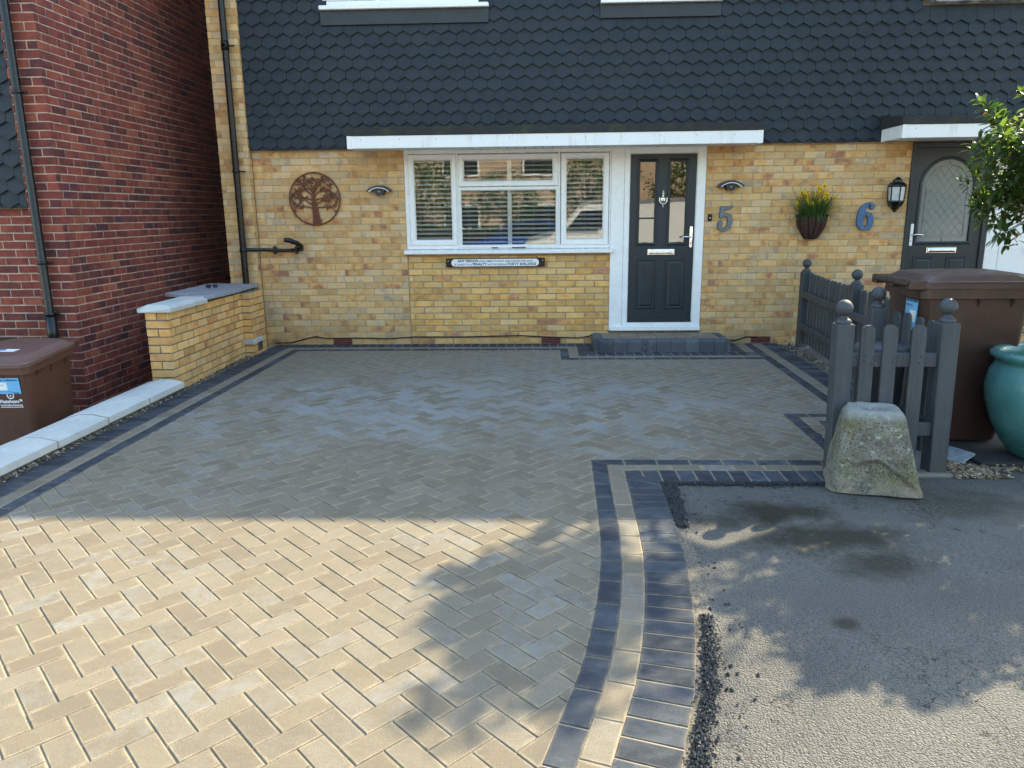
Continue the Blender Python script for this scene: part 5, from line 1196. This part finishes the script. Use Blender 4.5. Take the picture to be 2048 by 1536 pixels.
for i in range(-80, 95):
    for j in range(-80, 95):
        k = (i-j) % 4
        if k == 0: r = (i, i+2, j, j+1)
        elif k == 3: r = (i, i+1, j, j+2)
        else: continue
        c = O_ + A_*((r[0]+r[1])/2*U) + B_*((r[2]+r[3])/2*U)
        if not (-3.4 < c.x < 2.7 and -9.5 < c.y < 0): continue
        jj = lambda: ru(-.0008, .0008)
        R4 = [O_ + A_*a + B_*b for a, b in ((r[0]*U+g2+jj(), r[2]*U+g1+jj()), (r[1]*U-g2+jj(), r[2]*U+g1+jj()), (r[1]*U-g2+jj(), r[3]*U-g1+jj()), (r[0]*U+g2+jj(), r[3]*U-g1+jj()))]
        R4 = [(p.x, p.y) for p in R4]; ins_ = [inside(p, FC) for p in R4]
        if all(ins_): block(mb, R4)
        else:
            q = cleanup(sh_clip(FC, R4))
            if len(q) >= 3 and abs(area(q)) > .0009: block(mb, q, ch=.002)
st(mb.build('driveway_paving', 'paver'))
# sand bed between the blocks
mb = MB(); mb.add([(x, y, gz(y)-.0052) for x, y in FC], [tuple(range(len(FC)))]); st(mb.build('jointing_sand', 'sand'))
def offset_path(P, d):
    out = []
    for i in range(len(P)):
        p = Vector(P[i]); n_ = []
        if i > 0: e = (p-Vector(P[i-1])).normalized(); n_.append(Vector((-e.y, e.x)))
        if i < len(P)-1: e = (Vector(P[i+1])-p).normalized(); n_.append(Vector((-e.y, e.x)))
        m = n_[0] if len(n_) == 1 else (n_[0]+n_[1])/(1 + n_[0].dot(n_[1])); q = p + m*d; out.append((q.x, q.y))
    return out
def course(mb, P, d0, d1, L, top=.003, phase=0.):
    """one course of blocks along path P between offsets d0,d1; corners are mitred"""
    a = offset_path(P, d0); b = offset_path(P, d1)
    # straight runs (large turn) are laid separately, gentle curves continuously
    runs = [[0]]
    for i in range(1, len(P)):
        runs[-1].append(i)
        if i < len(P)-1:
            e1 = (Vector(P[i])-Vector(P[i-1])).normalized(); e2 = (Vector(P[i+1])-Vector(P[i])).normalized()
            if e1.dot(e2) < .9: runs.append([i])
    for r in runs:
        A = [a[i] for i in r]; Bq = [b[i] for i in r]; mid = [((p[0]+q[0])/2, (p[1]+q[1])/2) for p, q in zip(A, Bq)]
        cum = [0]
        for i in range(1, len(mid)): cum.append(cum[-1] + math.hypot(mid[i][0]-mid[i-1][0], mid[i][1]-mid[i-1][1]))
        T = cum[-1]; n_ = max(1, round(T/L))
        if len(r) == 2:
            e = (Vector(P[r[1]])-Vector(P[r[0]])).normalized(); quad = [A[0], A[1], Bq[1], Bq[0]]
            quad = quad if area(quad) > 0 else quad[::-1]
            s0 = min(Vector(p).dot(e) for p in quad); s1 = max(Vector(p).dot(e) for p in quad); n_ = max(1, round((s1-s0)/L)); st_ = (s1-s0)/n_
            for k in range(n_):
                lo = s0 + k*st_ + g; hi = s0 + (k+1)*st_ - g
                q = clip(clip(quad, lambda p: Vector(p).dot(e)-lo), lambda p: hi-Vector(p).dot(e)); q = cleanup(q)
                if len(q) < 3 or abs(area(q)) < .0006: continue
                cc = Vector((sum(p[0] for p in q)/len(q), sum(p[1] for p in q)/len(q))); nn = Vector((-e.y, e.x))
                q = [tuple(Vector(p) + nn*(-.0016 if (Vector(p)-cc).dot(nn) > 0 else .0016)) for p in q]
                block(mb, q, top)
        else:
            def at(Q, s):
                for i in range(1, len(cum)):
                    if s <= cum[i] or i == len(cum)-1:
                        f = (s-cum[i-1])/(cum[i]-cum[i-1]); return (Q[i-1][0]+(Q[i][0]-Q[i-1][0])*f, Q[i-1][1]+(Q[i][1]-Q[i-1][1])*f)
            st_ = T/n_
            for k in range(n_):
                lo = k*st_ + g; hi = (k+1)*st_ - g; q = [at(A, lo), at(A, hi), at(Bq, hi), at(Bq, lo)]
                if area(q) < 0: q = q[::-1]
                block(mb, q, top)
PA = FIELD[0:4] + [(2.382, -.95)]                      # left edge, house front, step
PB = [(2.392, -.03)] + FIELD[5:7] + [(1.900, -4.19)]   # right edge beside the fence
PC = [(1.80, -4.19)] + FIELD[8:]                        # neck and curve
dk = MB(); sd = MB()
for P in (PA, PB, PC):
    course(dk, P, .002, .100, .200); course(sd, P, .102, .200, .200); 
    course(dk, P, .202, .400, .1035)
# small patch right of the step
course(sd, [(2.285, -.545), (2.285, -.02)], -.0, -.1, .2) if False else None
for k in range(5): block(dk, [(2.125, -.53+k*.104), (2.385-.10, -.53+k*.104), (2.385-.10, -.43+k*.104), (2.125, -.43+k*.104)], .003)
for k in range(3): block(sd, [(2.290, -.545+k*.18), (2.388, -.545+k*.18), (2.388, -.37+k*.18), (2.290, -.37+k*.18)], .003)
st(dk.build('dark_border_paving', 'paver_dark')); st(sd.build('sand_border_paving', 'paver'))
mb = MB()
for P, d in ((PA, .401), (PB, .401), (PC, .401)):
    b = offset_path(P, d); a = offset_path(P, -.0)
    for i in range(len(P)-1): mb.quad(*[(x, y, gz(y)-.0010) for x, y in (a[i], a[i+1], b[i+1], b[i])])
mb.add([(x, y, gz(y)-.0015) for x, y in ((2.1, -.56), (2.40, -.56), (2.40, -.0), (2.1, -.0))], [(0, 1, 2, 3)])
st(mb.build('border_bedding', 'sand'))
# worn tarmac of the shared path on the right
OUT = offset_path(PC, .397)
tm = MB()
poly = OUT + [(9.0, -9.4), (9.0, -.3), (2.98, -.3), (2.86, -3.1), (2.52, -4.46), (1.80, -4.47)]
tm.add([(x, y, gz(y)-.010) for x, y in poly], [tuple(range(len(poly)))])
st(recalc(tm.build('tarmac_path', 'tarmac')))
# residue of jointing sand along the curved edge
mb = MB(); C2 = OUT[1:]
cum = [0]
for i in range(1, len(C2)): cum.append(cum[-1] + math.hypot(C2[i][0]-C2[i-1][0], C2[i][1]-C2[i-1][1]))
def along(s, off):
    for i in range(1, len(cum)):
        if s <= cum[i] or i == len(cum)-1:
            f = (s-cum[i-1])/(cum[i]-cum[i-1]); e = (Vector(C2[i])-Vector(C2[i-1])).normalized(); p = Vector(C2[i-1]).lerp(Vector(C2[i]), f) + Vector((-e.y, e.x))*off; return p
prev = None
for k in range(240):
    s = .35 + k*.012; w = (.018 + .030*max(0, noise.noise((s*2.2, 3, 0)) + .35))*(1 + .6*noise.noise((s*17, 0, 5)) + .5*noise.noise((s*45, 2, 5))) + (.038*min(1, max(0, (s-.6)/.3), max(0, (1.8-s)/.3)))*(1+.4*noise.noise((s*30, 7, 5)))
    if s < .6: w *= .35
    p, q = along(s, -.02), along(s, max(.004, w)); cur = [(p.x, p.y, gz(p.y)-.004), (q.x, q.y, gz(q.y)-.0075)]
    if prev: mb.quad(prev[0], cur[0], cur[1], prev[1])
    prev = cur
st(mb.build('spilled_sand', 'spill'), 'stuff')
# fresh asphalt crumbs pressed in along the border
def lump(mb, x, y, z, r, seed=True):
    if seed: mb.seed()
    k = [ru(.7, 1.25) for _ in range(6)]; a = ru(0, 6.28); c, s = math.cos(a), math.sin(a)
    V = [(k[0]*c, k[0]*s, 0), (-k[1]*s, k[1]*c, 0), (-k[2]*c, -k[2]*s, 0), (k[3]*s, -k[3]*c, 0), (ru(-.3, .3), ru(-.3, .3), k[4]*.8), (0, 0, -k[5]*.6)]
    mb.add([(x+p*r, y+q*r, z+h*r) for p, q, h in V], [(0, 1, 4), (1, 2, 4), (2, 3, 4), (3, 0, 4), (1, 0, 5), (2, 1, 5), (3, 2, 5), (0, 3, 5)])
mb = MB()
yk = -4.588
for i in range(1500):      # along the neck
    x = ru(.715, 1.72); y = yk - abs(random.gauss(0, .028)) + .004; lump(mb, x, y, gz(y)-.006+ru(0, .012), ru(.003, .009))
for i in range(1700):      # upper end of the curve
    s = ru(0, .62); w = .098*(1-.25*s/.62)*(1+.35*noise.noise((s*12, 1, 1))); p = along(s+.02, ru(.0, 1)**.9*w); lump(mb, p.x, p.y, gz(p.y)-.006+ru(0, .014), ru(.003, .010))
for i in range(4200):      # long lower strip
    s = 1.50 + 2.4*rnd(); w = .062*(1 + .5*noise.noise((s*7, 2, 2))); d = .022 + min(max(random.gauss(.5, .28), -.25), 1.3)*w
    p = along(s, d + .05*(s > 2.3)*(s-2.3)*.3); lump(mb, p.x, p.y, gz(p.y)-.006+ru(0, .014), ru(.0025, .0085))
for i in range(90):
    s = ru(0, 3.2); p = along(s, ru(.05, .26)**1.1); lump(mb, p.x, p.y, gz(p.y)-.006, ru(.004, .011))
st(mb.build('asphalt_crumbs', 'crumb'), 'stuff')
# gravel between coping and border, and along the fence
mb = MB()
for i in range(5200):
    y = ru(-7.5, -2.3); x = lx_(y) + ru(-.045, .085) ; xb = -2.815 - .40 + (y+.4)*.030
    x = min(x, xb + .02); lump(mb, x, y, gz(y)-.006+ru(0, .034), ru(.007, .018))
for i in range(900):
    y = ru(-2.35, -.15); x = ru(-3.335 if y < -.68 else -3.24, -3.215 - (-.4-y)*.030 + .02); lump(mb, x, y, gz(y)-.012+ru(0, .014), ru(.005, .014))
st(mb.build('gravel', 'pebble'), 'stuff')
mb = MB()
for i in range(1500):
    y = ru(-3.3, -.1); x = ru(2.785, 2.93 - (-y)*.035 + .04); lump(mb, x, y, gz(y)-.012+ru(0, .018), ru(.004, .012) if rnd() < .97 else ru(.014, .024))
for i in range(500):
    y = ru(-4.36, -3.5); x = ru(1.93, 2.36); lump(mb, x, y, gz(y)-.012+ru(0, .018), ru(.005, .014))
st(mb.build('fence_gravel', 'pebble'), 'stuff')
mb = MB()
for i in range(420):
    y = ru(-3.0, -.15); blade(mb, (2.80+ru(0, .12), y, gz(y)-.01), (ru(-1, .4), ru(-.8, .8), ru(.3, 1)), ru(.03, .10), .003, ru(0, 1.5))
for i in range(160):
    y = ru(-2.3, -.9); blade(mb, (-3.27+ru(-.04, .05), y, gz(y)-.01), (ru(-.4, 1), ru(-.8, .8), ru(.2, .8)), ru(.03, .08), .003, ru(0, 1.5))
st(mb.build('dry_weeds', 'dry'), 'stuff')
mb = MB()
def chip(x, y, L):
    mb.seed(); a = ru(0, 6.28); mx = Matrix.Translation((x, y, gz(y)+ru(-.006, .012))) @ Matrix.Rotation(a, 4, 'Z') @ Matrix.Rotation(ru(-.5, .5), 4, 'X') @ Matrix.Rotation(ru(-.3, .3), 4, 'Y'); mb.prism([(-L*ru(.7, 1), -L*ru(.1, .5)), (L*ru(.2, .6), -L*ru(.2, .6)), (L*ru(.8, 1), ru(-.2, .2)*L), (L*ru(.2, .7), L*ru(.2, .5)), (-L*ru(.6, 1), L*ru(.05, .5))], lambda a, b: mx @ Vector((a, b, -.002)), lambda a, b: mx @ Vector((a, b, .002)))
for i in range(650):
    s, q = rnd(), rnd()
    if s + q > 1: s, q = 1-s, 1-q
    x = 2.50 + .36*s + .10*q*(1-s) ; y = -4.50 + .50*q*(1-.3*s) ; chip(x, y, ru(.006, .020))
for i in range(170): chip(ru(2.7, 3.05), -4.345 + random.gauss(0, .03), ru(.006, .018))
st(mb.build('wood_chips', 'chip'), 'stuff')
mb = MB(); mb.prism([(2.56, -4.14), (2.66, -4.285), (2.80, -4.17), (2.735, -3.99), (2.60, -4.03)], lambda a, b: (a, b, gz(b)+.008+(a-2.6)*.10), lambda a, b: (a, b, gz(b)+.020+(a-2.6)*.10))
tag(mb.build('slate_offcut', 'slate_bit'), 'pale grey slate offcut lying on the wood chips beside the fence post', 'slate')
mb = MB(); mb.box(2.775, 3.75, -4.285, -3.20, gz(-3.8)-.02, gz(-3.8)+.014, .004); tag(mb.build('rubber_mat', 'rubber'), 'dark rubber mat under the turquoise pot and brown bin', 'mat')
mb = MB()
for i in range(150): lump(mb, ru(.9, 3.2), ru(-6.9, -4.75), gz(-5.5)-.008+.0, ru(.002, .005))
st(mb.build('loose_grit', 'pebble'), 'stuff')
t = thing('trolley_wheel', (2.99, -4.66, gz(-4.66)), 'small black spoked wheel at the right edge beside the turquoise pot', 'wheel', rz=.5)
mb = MB(); wr = .115
mb.loft([[((wr-.016+.016*math.cos(b))*math.cos(2*PI*i/32), .014*math.sin(b), wr + (wr-.016+.016*math.cos(b))*math.sin(2*PI*i/32)) for i in range(32)] for b in [2*PI*k/10 for k in range(11)]], False, False); place(mb.build('tyre', 'tyre'), t)
mb = MB(); mb.tube([(0, -.03, wr), (0, .03, wr)], .018, 12)
for i in range(5): a = i*2*PI/5; mb.tube([(0, 0, wr), ((wr-.02)*math.cos(a), 0, wr+(wr-.02)*math.sin(a))], .007, 6)
place(mb.build('hub', 'dark_metal', None), t)

# ------------------------------------------------------------------ the street behind the photographer (seen in the glass)
def van():
    t = thing('parked_van', (2.1, -12.6, -.145), 'white panel van parked across the street behind the photographer', 'van')
    P = [(-2.55, .35), (-2.60, .75), (-2.45, .98), (-1.75, 1.14), (-1.05, 1.86), (-.75, 1.98), (2.3, 2.02), (2.5, 1.9), (2.56, .4)]
    mb = MB(); Wd = .92
    def sec(k, ins): return [(2.1 + x*(1-.0*ins), -12.6 + k, -.145 + z - (ins*.10 if z > 1.2 else 0)) for x, z in P]
    mb.loft([sec(-Wd+.10, 1), sec(-Wd, 0), sec(Wd, 0), sec(Wd-.10, 1)], True, True, True, False); o = recalc(mb.build('body', 'carpaint', t))
    mb = MB(); mb.add([(2.1+x, -12.6+Wd+.004, -.145+z) for x, z in ((-1.45, 1.22), (-.98, 1.70), (-.42, 1.72), (-.42, 1.22))], [(0, 1, 2, 3)]); mb.add([(2.1+x, -12.6-Wd-.004, -.145+z) for x, z in ((-1.45, 1.22), (-.98, 1.70), (-.42, 1.72), (-.42, 1.22))], [(3, 2, 1, 0)])
    mb.add([(2.1-1.70, -12.6-.72, -.145+1.19), (2.1-1.70, -12.6+.72, -.145+1.19), (2.1-1.10, -12.6+.66, -.145+1.83), (2.1-1.10, -12.6-.66, -.145+1.83)], [(0, 1, 2, 3)]); mb.v = [(x-.006, y, z+.004) for x, y, z in mb.v]; mb.build('window', 'carglass', t)
    for x in (-1.65, 1.55):
        for s in (-1, 1):
            mb = MB(); c = (2.1+x, -12.6 + s*.86, -.145+.33)
            mb.loft([[(c[0]+r*math.cos(2*PI*i/24), c[1]+s*q, c[2]+r*math.sin(2*PI*i/24)) for i in range(24)] for r, q in ((.22, -.1), (.33, -.1), (.335, .0), (.33, .08), (.2, .09), (.001, .085))], False, False); w = mb.build('wheel', 'tyre', t)
            mb = MB(); mb.loft([[(c[0]+r*math.cos(2*PI*i/16), c[1]+s*q, c[2]+r*math.sin(2*PI*i/16)) for i in range(16)] for r, q in ((.2, .091), (.14, .10), (.001, .098))], False, False); mb.build('rim', 'alu', w)
    mb = MB(); mb.box(2.1-2.62, 2.1+2.60, -12.6-.88, -12.6+.90, .12, .30, .05); mb.build('bumper', 'dark_metal', t)
    for s in (-1, 1):
        mb = MB(); mb.box(2.1-2.60, 2.1-2.3, -12.6+s*.62-.14, -12.6+s*.62+.14, .55, .70, .04); mb.build('headlight', 'label_white', t)
        mb = MB(); mb.box(2.1+2.52, 2.1+2.58, -12.6+s*.80-.06, -12.6+s*.80+.06, .6, 1.1, .02); mb.build('tail_light', 'lampred', t)
van()
def car():
    ox, oy = -.6, -16.3
    t = thing('parked_car', (ox, oy, -.145), 'blue hatchback parked beyond the white van behind the photographer', 'car')
    P = [(-2.0, .3), (-2.05, .6), (-1.9, .78), (-1.0, .92), (-.35, 1.38), (.9, 1.42), (1.75, 1.0), (1.95, .9), (2.0, .35)]
    mb = MB(); sec = lambda k, i: [(ox+x, oy+k, -.145+z-(.0 if z < 1 else .06*i)) for x, z in P]
    mb.loft([sec(-.80, 1), sec(-.84, 0), sec(.84, 0), sec(.80, 1)], True, True, True, False); recalc(mb.build('body', 'bluepaint', t))
    mb = MB(); mb.add([(ox+x, oy+.846, -.145+z) for x, z in ((-.85, .95), (-.3, 1.3), (.85, 1.33), (1.45, .98))], [(0, 1, 2, 3)]); mb.build('window', 'carglass', t)
    for x in (-1.25, 1.25):
        for s in (-1, 1):
            mb = MB(); c = (ox+x, oy+s*.78, -.145+.30); mb.loft([[(c[0]+r*math.cos(2*PI*i/20), c[1]+s*q, c[2]+r*math.sin(2*PI*i/20)) for i in range(20)] for r, q in ((.2, -.1), (.30, -.1), (.30, .07), (.18, .08), (.001, .07))], False, False); mb.build('wheel', 'tyre', t)
car()
def leafy_tree(loc, h, r, seed, label, n=2600, cz=None, sq=.8, crown=None, cuts=.0, ell=None, extra=None):
    R_ = random.Random(seed); x0, y0, z0 = loc; t = thing('street_tree', loc, label, 'tree')
    c = Vector(crown or (x0, y0, z0 + (cz or h*.66)))
    mb = MB(); mb.tube([(x0, y0, z0-.1), (x0+.05, y0, z0+h*.2), tuple(Vector((x0, y0, z0)).lerp(c, .6)), tuple(c)], [.16, .13, .09, .04], 10)
    for i in range(14):
        v = Vector((R_.gauss(0, 1), R_.gauss(0, 1), R_.gauss(.3, .7))).normalized(); b = Vector((x0, y0, z0)).lerp(c, R_.uniform(.55, .9)); mb.tube([tuple(b), tuple(b + v*r*.45 + Vector((0, 0, .1))), tuple(b + v*r*.85)], [.04, .025, .01], 6, False)
    mb.build('trunk', 'bark', t); lf = MB()
    k = 0; m = 0
    while k < n and m < n*8:
        m += 1
        v = Vector((R_.gauss(0, 1), R_.gauss(0, 1), R_.gauss(0, 1))).normalized(); rr = R_.uniform(.25, 1)**.5 if not ell else 1.38*R_.uniform(0, 1)**.66
        p = c + (Vector((v.x*ell[0], v.y*ell[1], v.z*ell[2])) if ell else Vector((v.x*r, v.y*r, v.z*r*sq)))*rr*(1 + .3*noise.noise(v*2.2 + Vector((seed, 0, 0))))
        if noise.noise(p*(1.6/r**.5 if not ell else 6.5) + Vector((0, seed, 0))) < (-.18 + cuts if not ell else -.42 + .95*max(0, rr-.50)): continue
        k += 1; L = R_.uniform(.09, .17)*(1 if r > 1.2 else .75); d = Vector((R_.gauss(0, 1), R_.gauss(0, 1), R_.gauss(-.2, .7))).normalized(); s = d.orthogonal().normalized(); s = Matrix.Rotation(R_.uniform(0, 6.28), 3, d) @ s
        lf.cur = (R_.random(), R_.random(), R_.random()); lf.add([p, p+d*L*.45+s*L*.28, p+d*L, p+d*L*.45-s*L*.28], [(0, 1, 2, 3)])
    for i in range(extra[3] if extra else 0):
        p = c + Vector((extra[0] + R_.gauss(0, .20), extra[1] + R_.gauss(0, .35), extra[2] + R_.gauss(0, .15)))
        if noise.noise(p*4.5) < .02: continue
        L = R_.uniform(.08, .14); d = Vector((R_.gauss(0, 1), R_.gauss(0, 1), R_.gauss(-.2, .7))).normalized(); q = d.orthogonal().normalized()
        lf.cur = (R_.random(), R_.random(), R_.random()); lf.add([p, p+d*L*.45+q*L*.28, p+d*L, p+d*L*.45-q*L*.28], [(0, 1, 2, 3)])
    lf.build('crown', 'treeleaf', t); return t
leafy_tree((5.6, -2.7, -.03), 4.6, .64, 3, 'tree in the neighbouring front garden right of the picture, shading the driveway', 4000, crown=(3.70, -2.35, 4.06), cuts=-.10, ell=(.36, .58, .30), extra=(.62, .05, .0, 900))
leafy_tree((-4.6, -20.5, -.145), 4.2, 1.9, 21, 'leafy tree across the street left of the white van', 4200, cz=2.3)
leafy_tree((1.9, -21.5, -.145), 5, 1.9, 22, 'broad tree across the street behind the white van', 4200, cz=2.9)
leafy_tree((-1.5, -24.5, -.145), 4.2, 1.7, 26, 'round tree across the street between two taller ones', 3400, cz=2.2)
leafy_tree((5.9, -21, -.145), 4.6, 2.1, 23, 'dark tree across the street right of the white van', 4600, cz=2.6)
leafy_tree((15, -21.5, -.145), 4.6, 2.1, 25, 'leafy tree across the street at its far right', 3600, cz=2.6)
t = thing('opposite_house', (0, -29, -.145), 'sunlit buff brick terrace on the far side of the street behind the photographer', 'house')
mb = MB(); mb.box(-30, 30, -36, -29, -.4, 5.6); mb.build('wall', 'buff_wall', t)
mb = MB(); mb.add([(-30.4, -28.6, 5.5), (30.4, -28.6, 5.5), (30.4, -32.5, 7.6), (-30.4, -32.5, 7.6), (-30.4, -36.4, 5.5), (30.4, -36.4, 5.5)], [(0, 1, 2, 3), (3, 2, 5, 4), (0, 3, 4), (1, 5, 2)]); mb.build('roof', 'rooftile', t)
for k in range(-7, 8):
    for zz in (.9, 3.4):
        x = k*3.9; mb = MB(); mb.rsweep(x-.9, x+.9, zz-.145, zz+1.05, [(0, -28.99), (0, -28.93), (.08, -28.93), (.08, -28.97)]); w = mb.build('window', 'white', t)
        mb = MB(); mb.add([(x-.82, -28.965, zz-.06), (x-.82, -28.965, zz+.97), (x+.82, -28.965, zz+.97), (x+.82, -28.965, zz-.06)], [(0, 1, 2, 3)]); mb.build('pane', 'carglass', w)
t = thing('hedge', (0, -18.8, -.145), 'clipped hedge along the far side of the street', 'hedge')
mb = MB()
for i in range(9000):
    x = ru(-14, 12); f = rnd(); y = -18.4 - (ru(0, .1) if f < .7 else ru(0, .8)); z = ru(-.1, 1.0) if f < .7 else 1.0 + ru(-.1, .08); p = Vector((x, y + .12*noise.noise((x*1.5, z*2, 0)), z + .1*noise.noise((x, 0, 3))))
    mb.seed(); d = Vector((random.gauss(0, 1), random.gauss(0, 1), random.gauss(0, 1))).normalized()*.12; e = d.orthogonal().normalized()*.045; mb.add([p, p+d*.5+e, p+d, p+d*.5-e], [(0, 1, 2, 3)])
mb.build('foliage', 'treeleaf', t)
mb = MB(); mb.box(-14, 12, -19.3, -18.55, -.145, .92, .1); mb.build('inner_growth', 'twig', t)

# ------------------------------------------------------------------ camera, sun, sky
cam = bpy.data.cameras.new('camera'); co = bpy.data.objects.new('camera', cam); COL.objects.link(co); S.camera = co
cam.sensor_width = 36; cam.lens = 26.3238; cam.clip_end = 1500; cam.clip_start = .05
Rm = Matrix(((0.99925, 0.002129, 0.038653), (0.037202, 0.223327, -0.974033), (-0.010706, 0.974741, 0.22308)))
co.matrix_world = Matrix.Translation((0, -8.88534, 1.54112)) @ Rm.to_4x4()
EL, AZ = math.radians(38.5), math.radians(45)      # sun beyond the houses, to the right
sun = bpy.data.lights.new('sun', 'SUN'); sun.energy = 3.8; sun.angle = math.radians(.53); sun.color = (1, .865, .585)
so = bpy.data.objects.new('sun', sun); COL.objects.link(so); so.location = (20, 20, 25)
d = Vector((-math.sin(AZ)*math.cos(EL), -math.cos(AZ)*math.cos(EL), -math.sin(EL)))
so.rotation_euler = d.to_track_quat('-Z', 'Y').to_euler()
W = bpy.data.worlds.new('World'); S.world = W; W.use_nodes = True
nt = W.node_tree; bg = nt.nodes['Background']; sk = nt.nodes.new('ShaderNodeTexSky'); sk.sky_type = 'NISHITA'
sk.sun_disc = False; sk.sun_elevation = EL; sk.sun_rotation = AZ; sk.air_density = 2.0; sk.dust_density = 1.5; sk.ozone_density = 4.0
nt.links.new(sk.outputs[0], bg.inputs[0]); bg.inputs[1].default_value = .15
vs = S.view_settings; vs.view_transform = 'Standard'; vs.look = 'None'; vs.gamma = 1; vs.exposure = 1.93
S.render.engine = 'CYCLES'; S.cycles.use_denoising = True; S.cycles.max_bounces = 8; S.cycles.diffuse_bounces = 4; S.cycles.transparent_max_bounces = 12
S.cycles.sample_clamp_indirect = 6
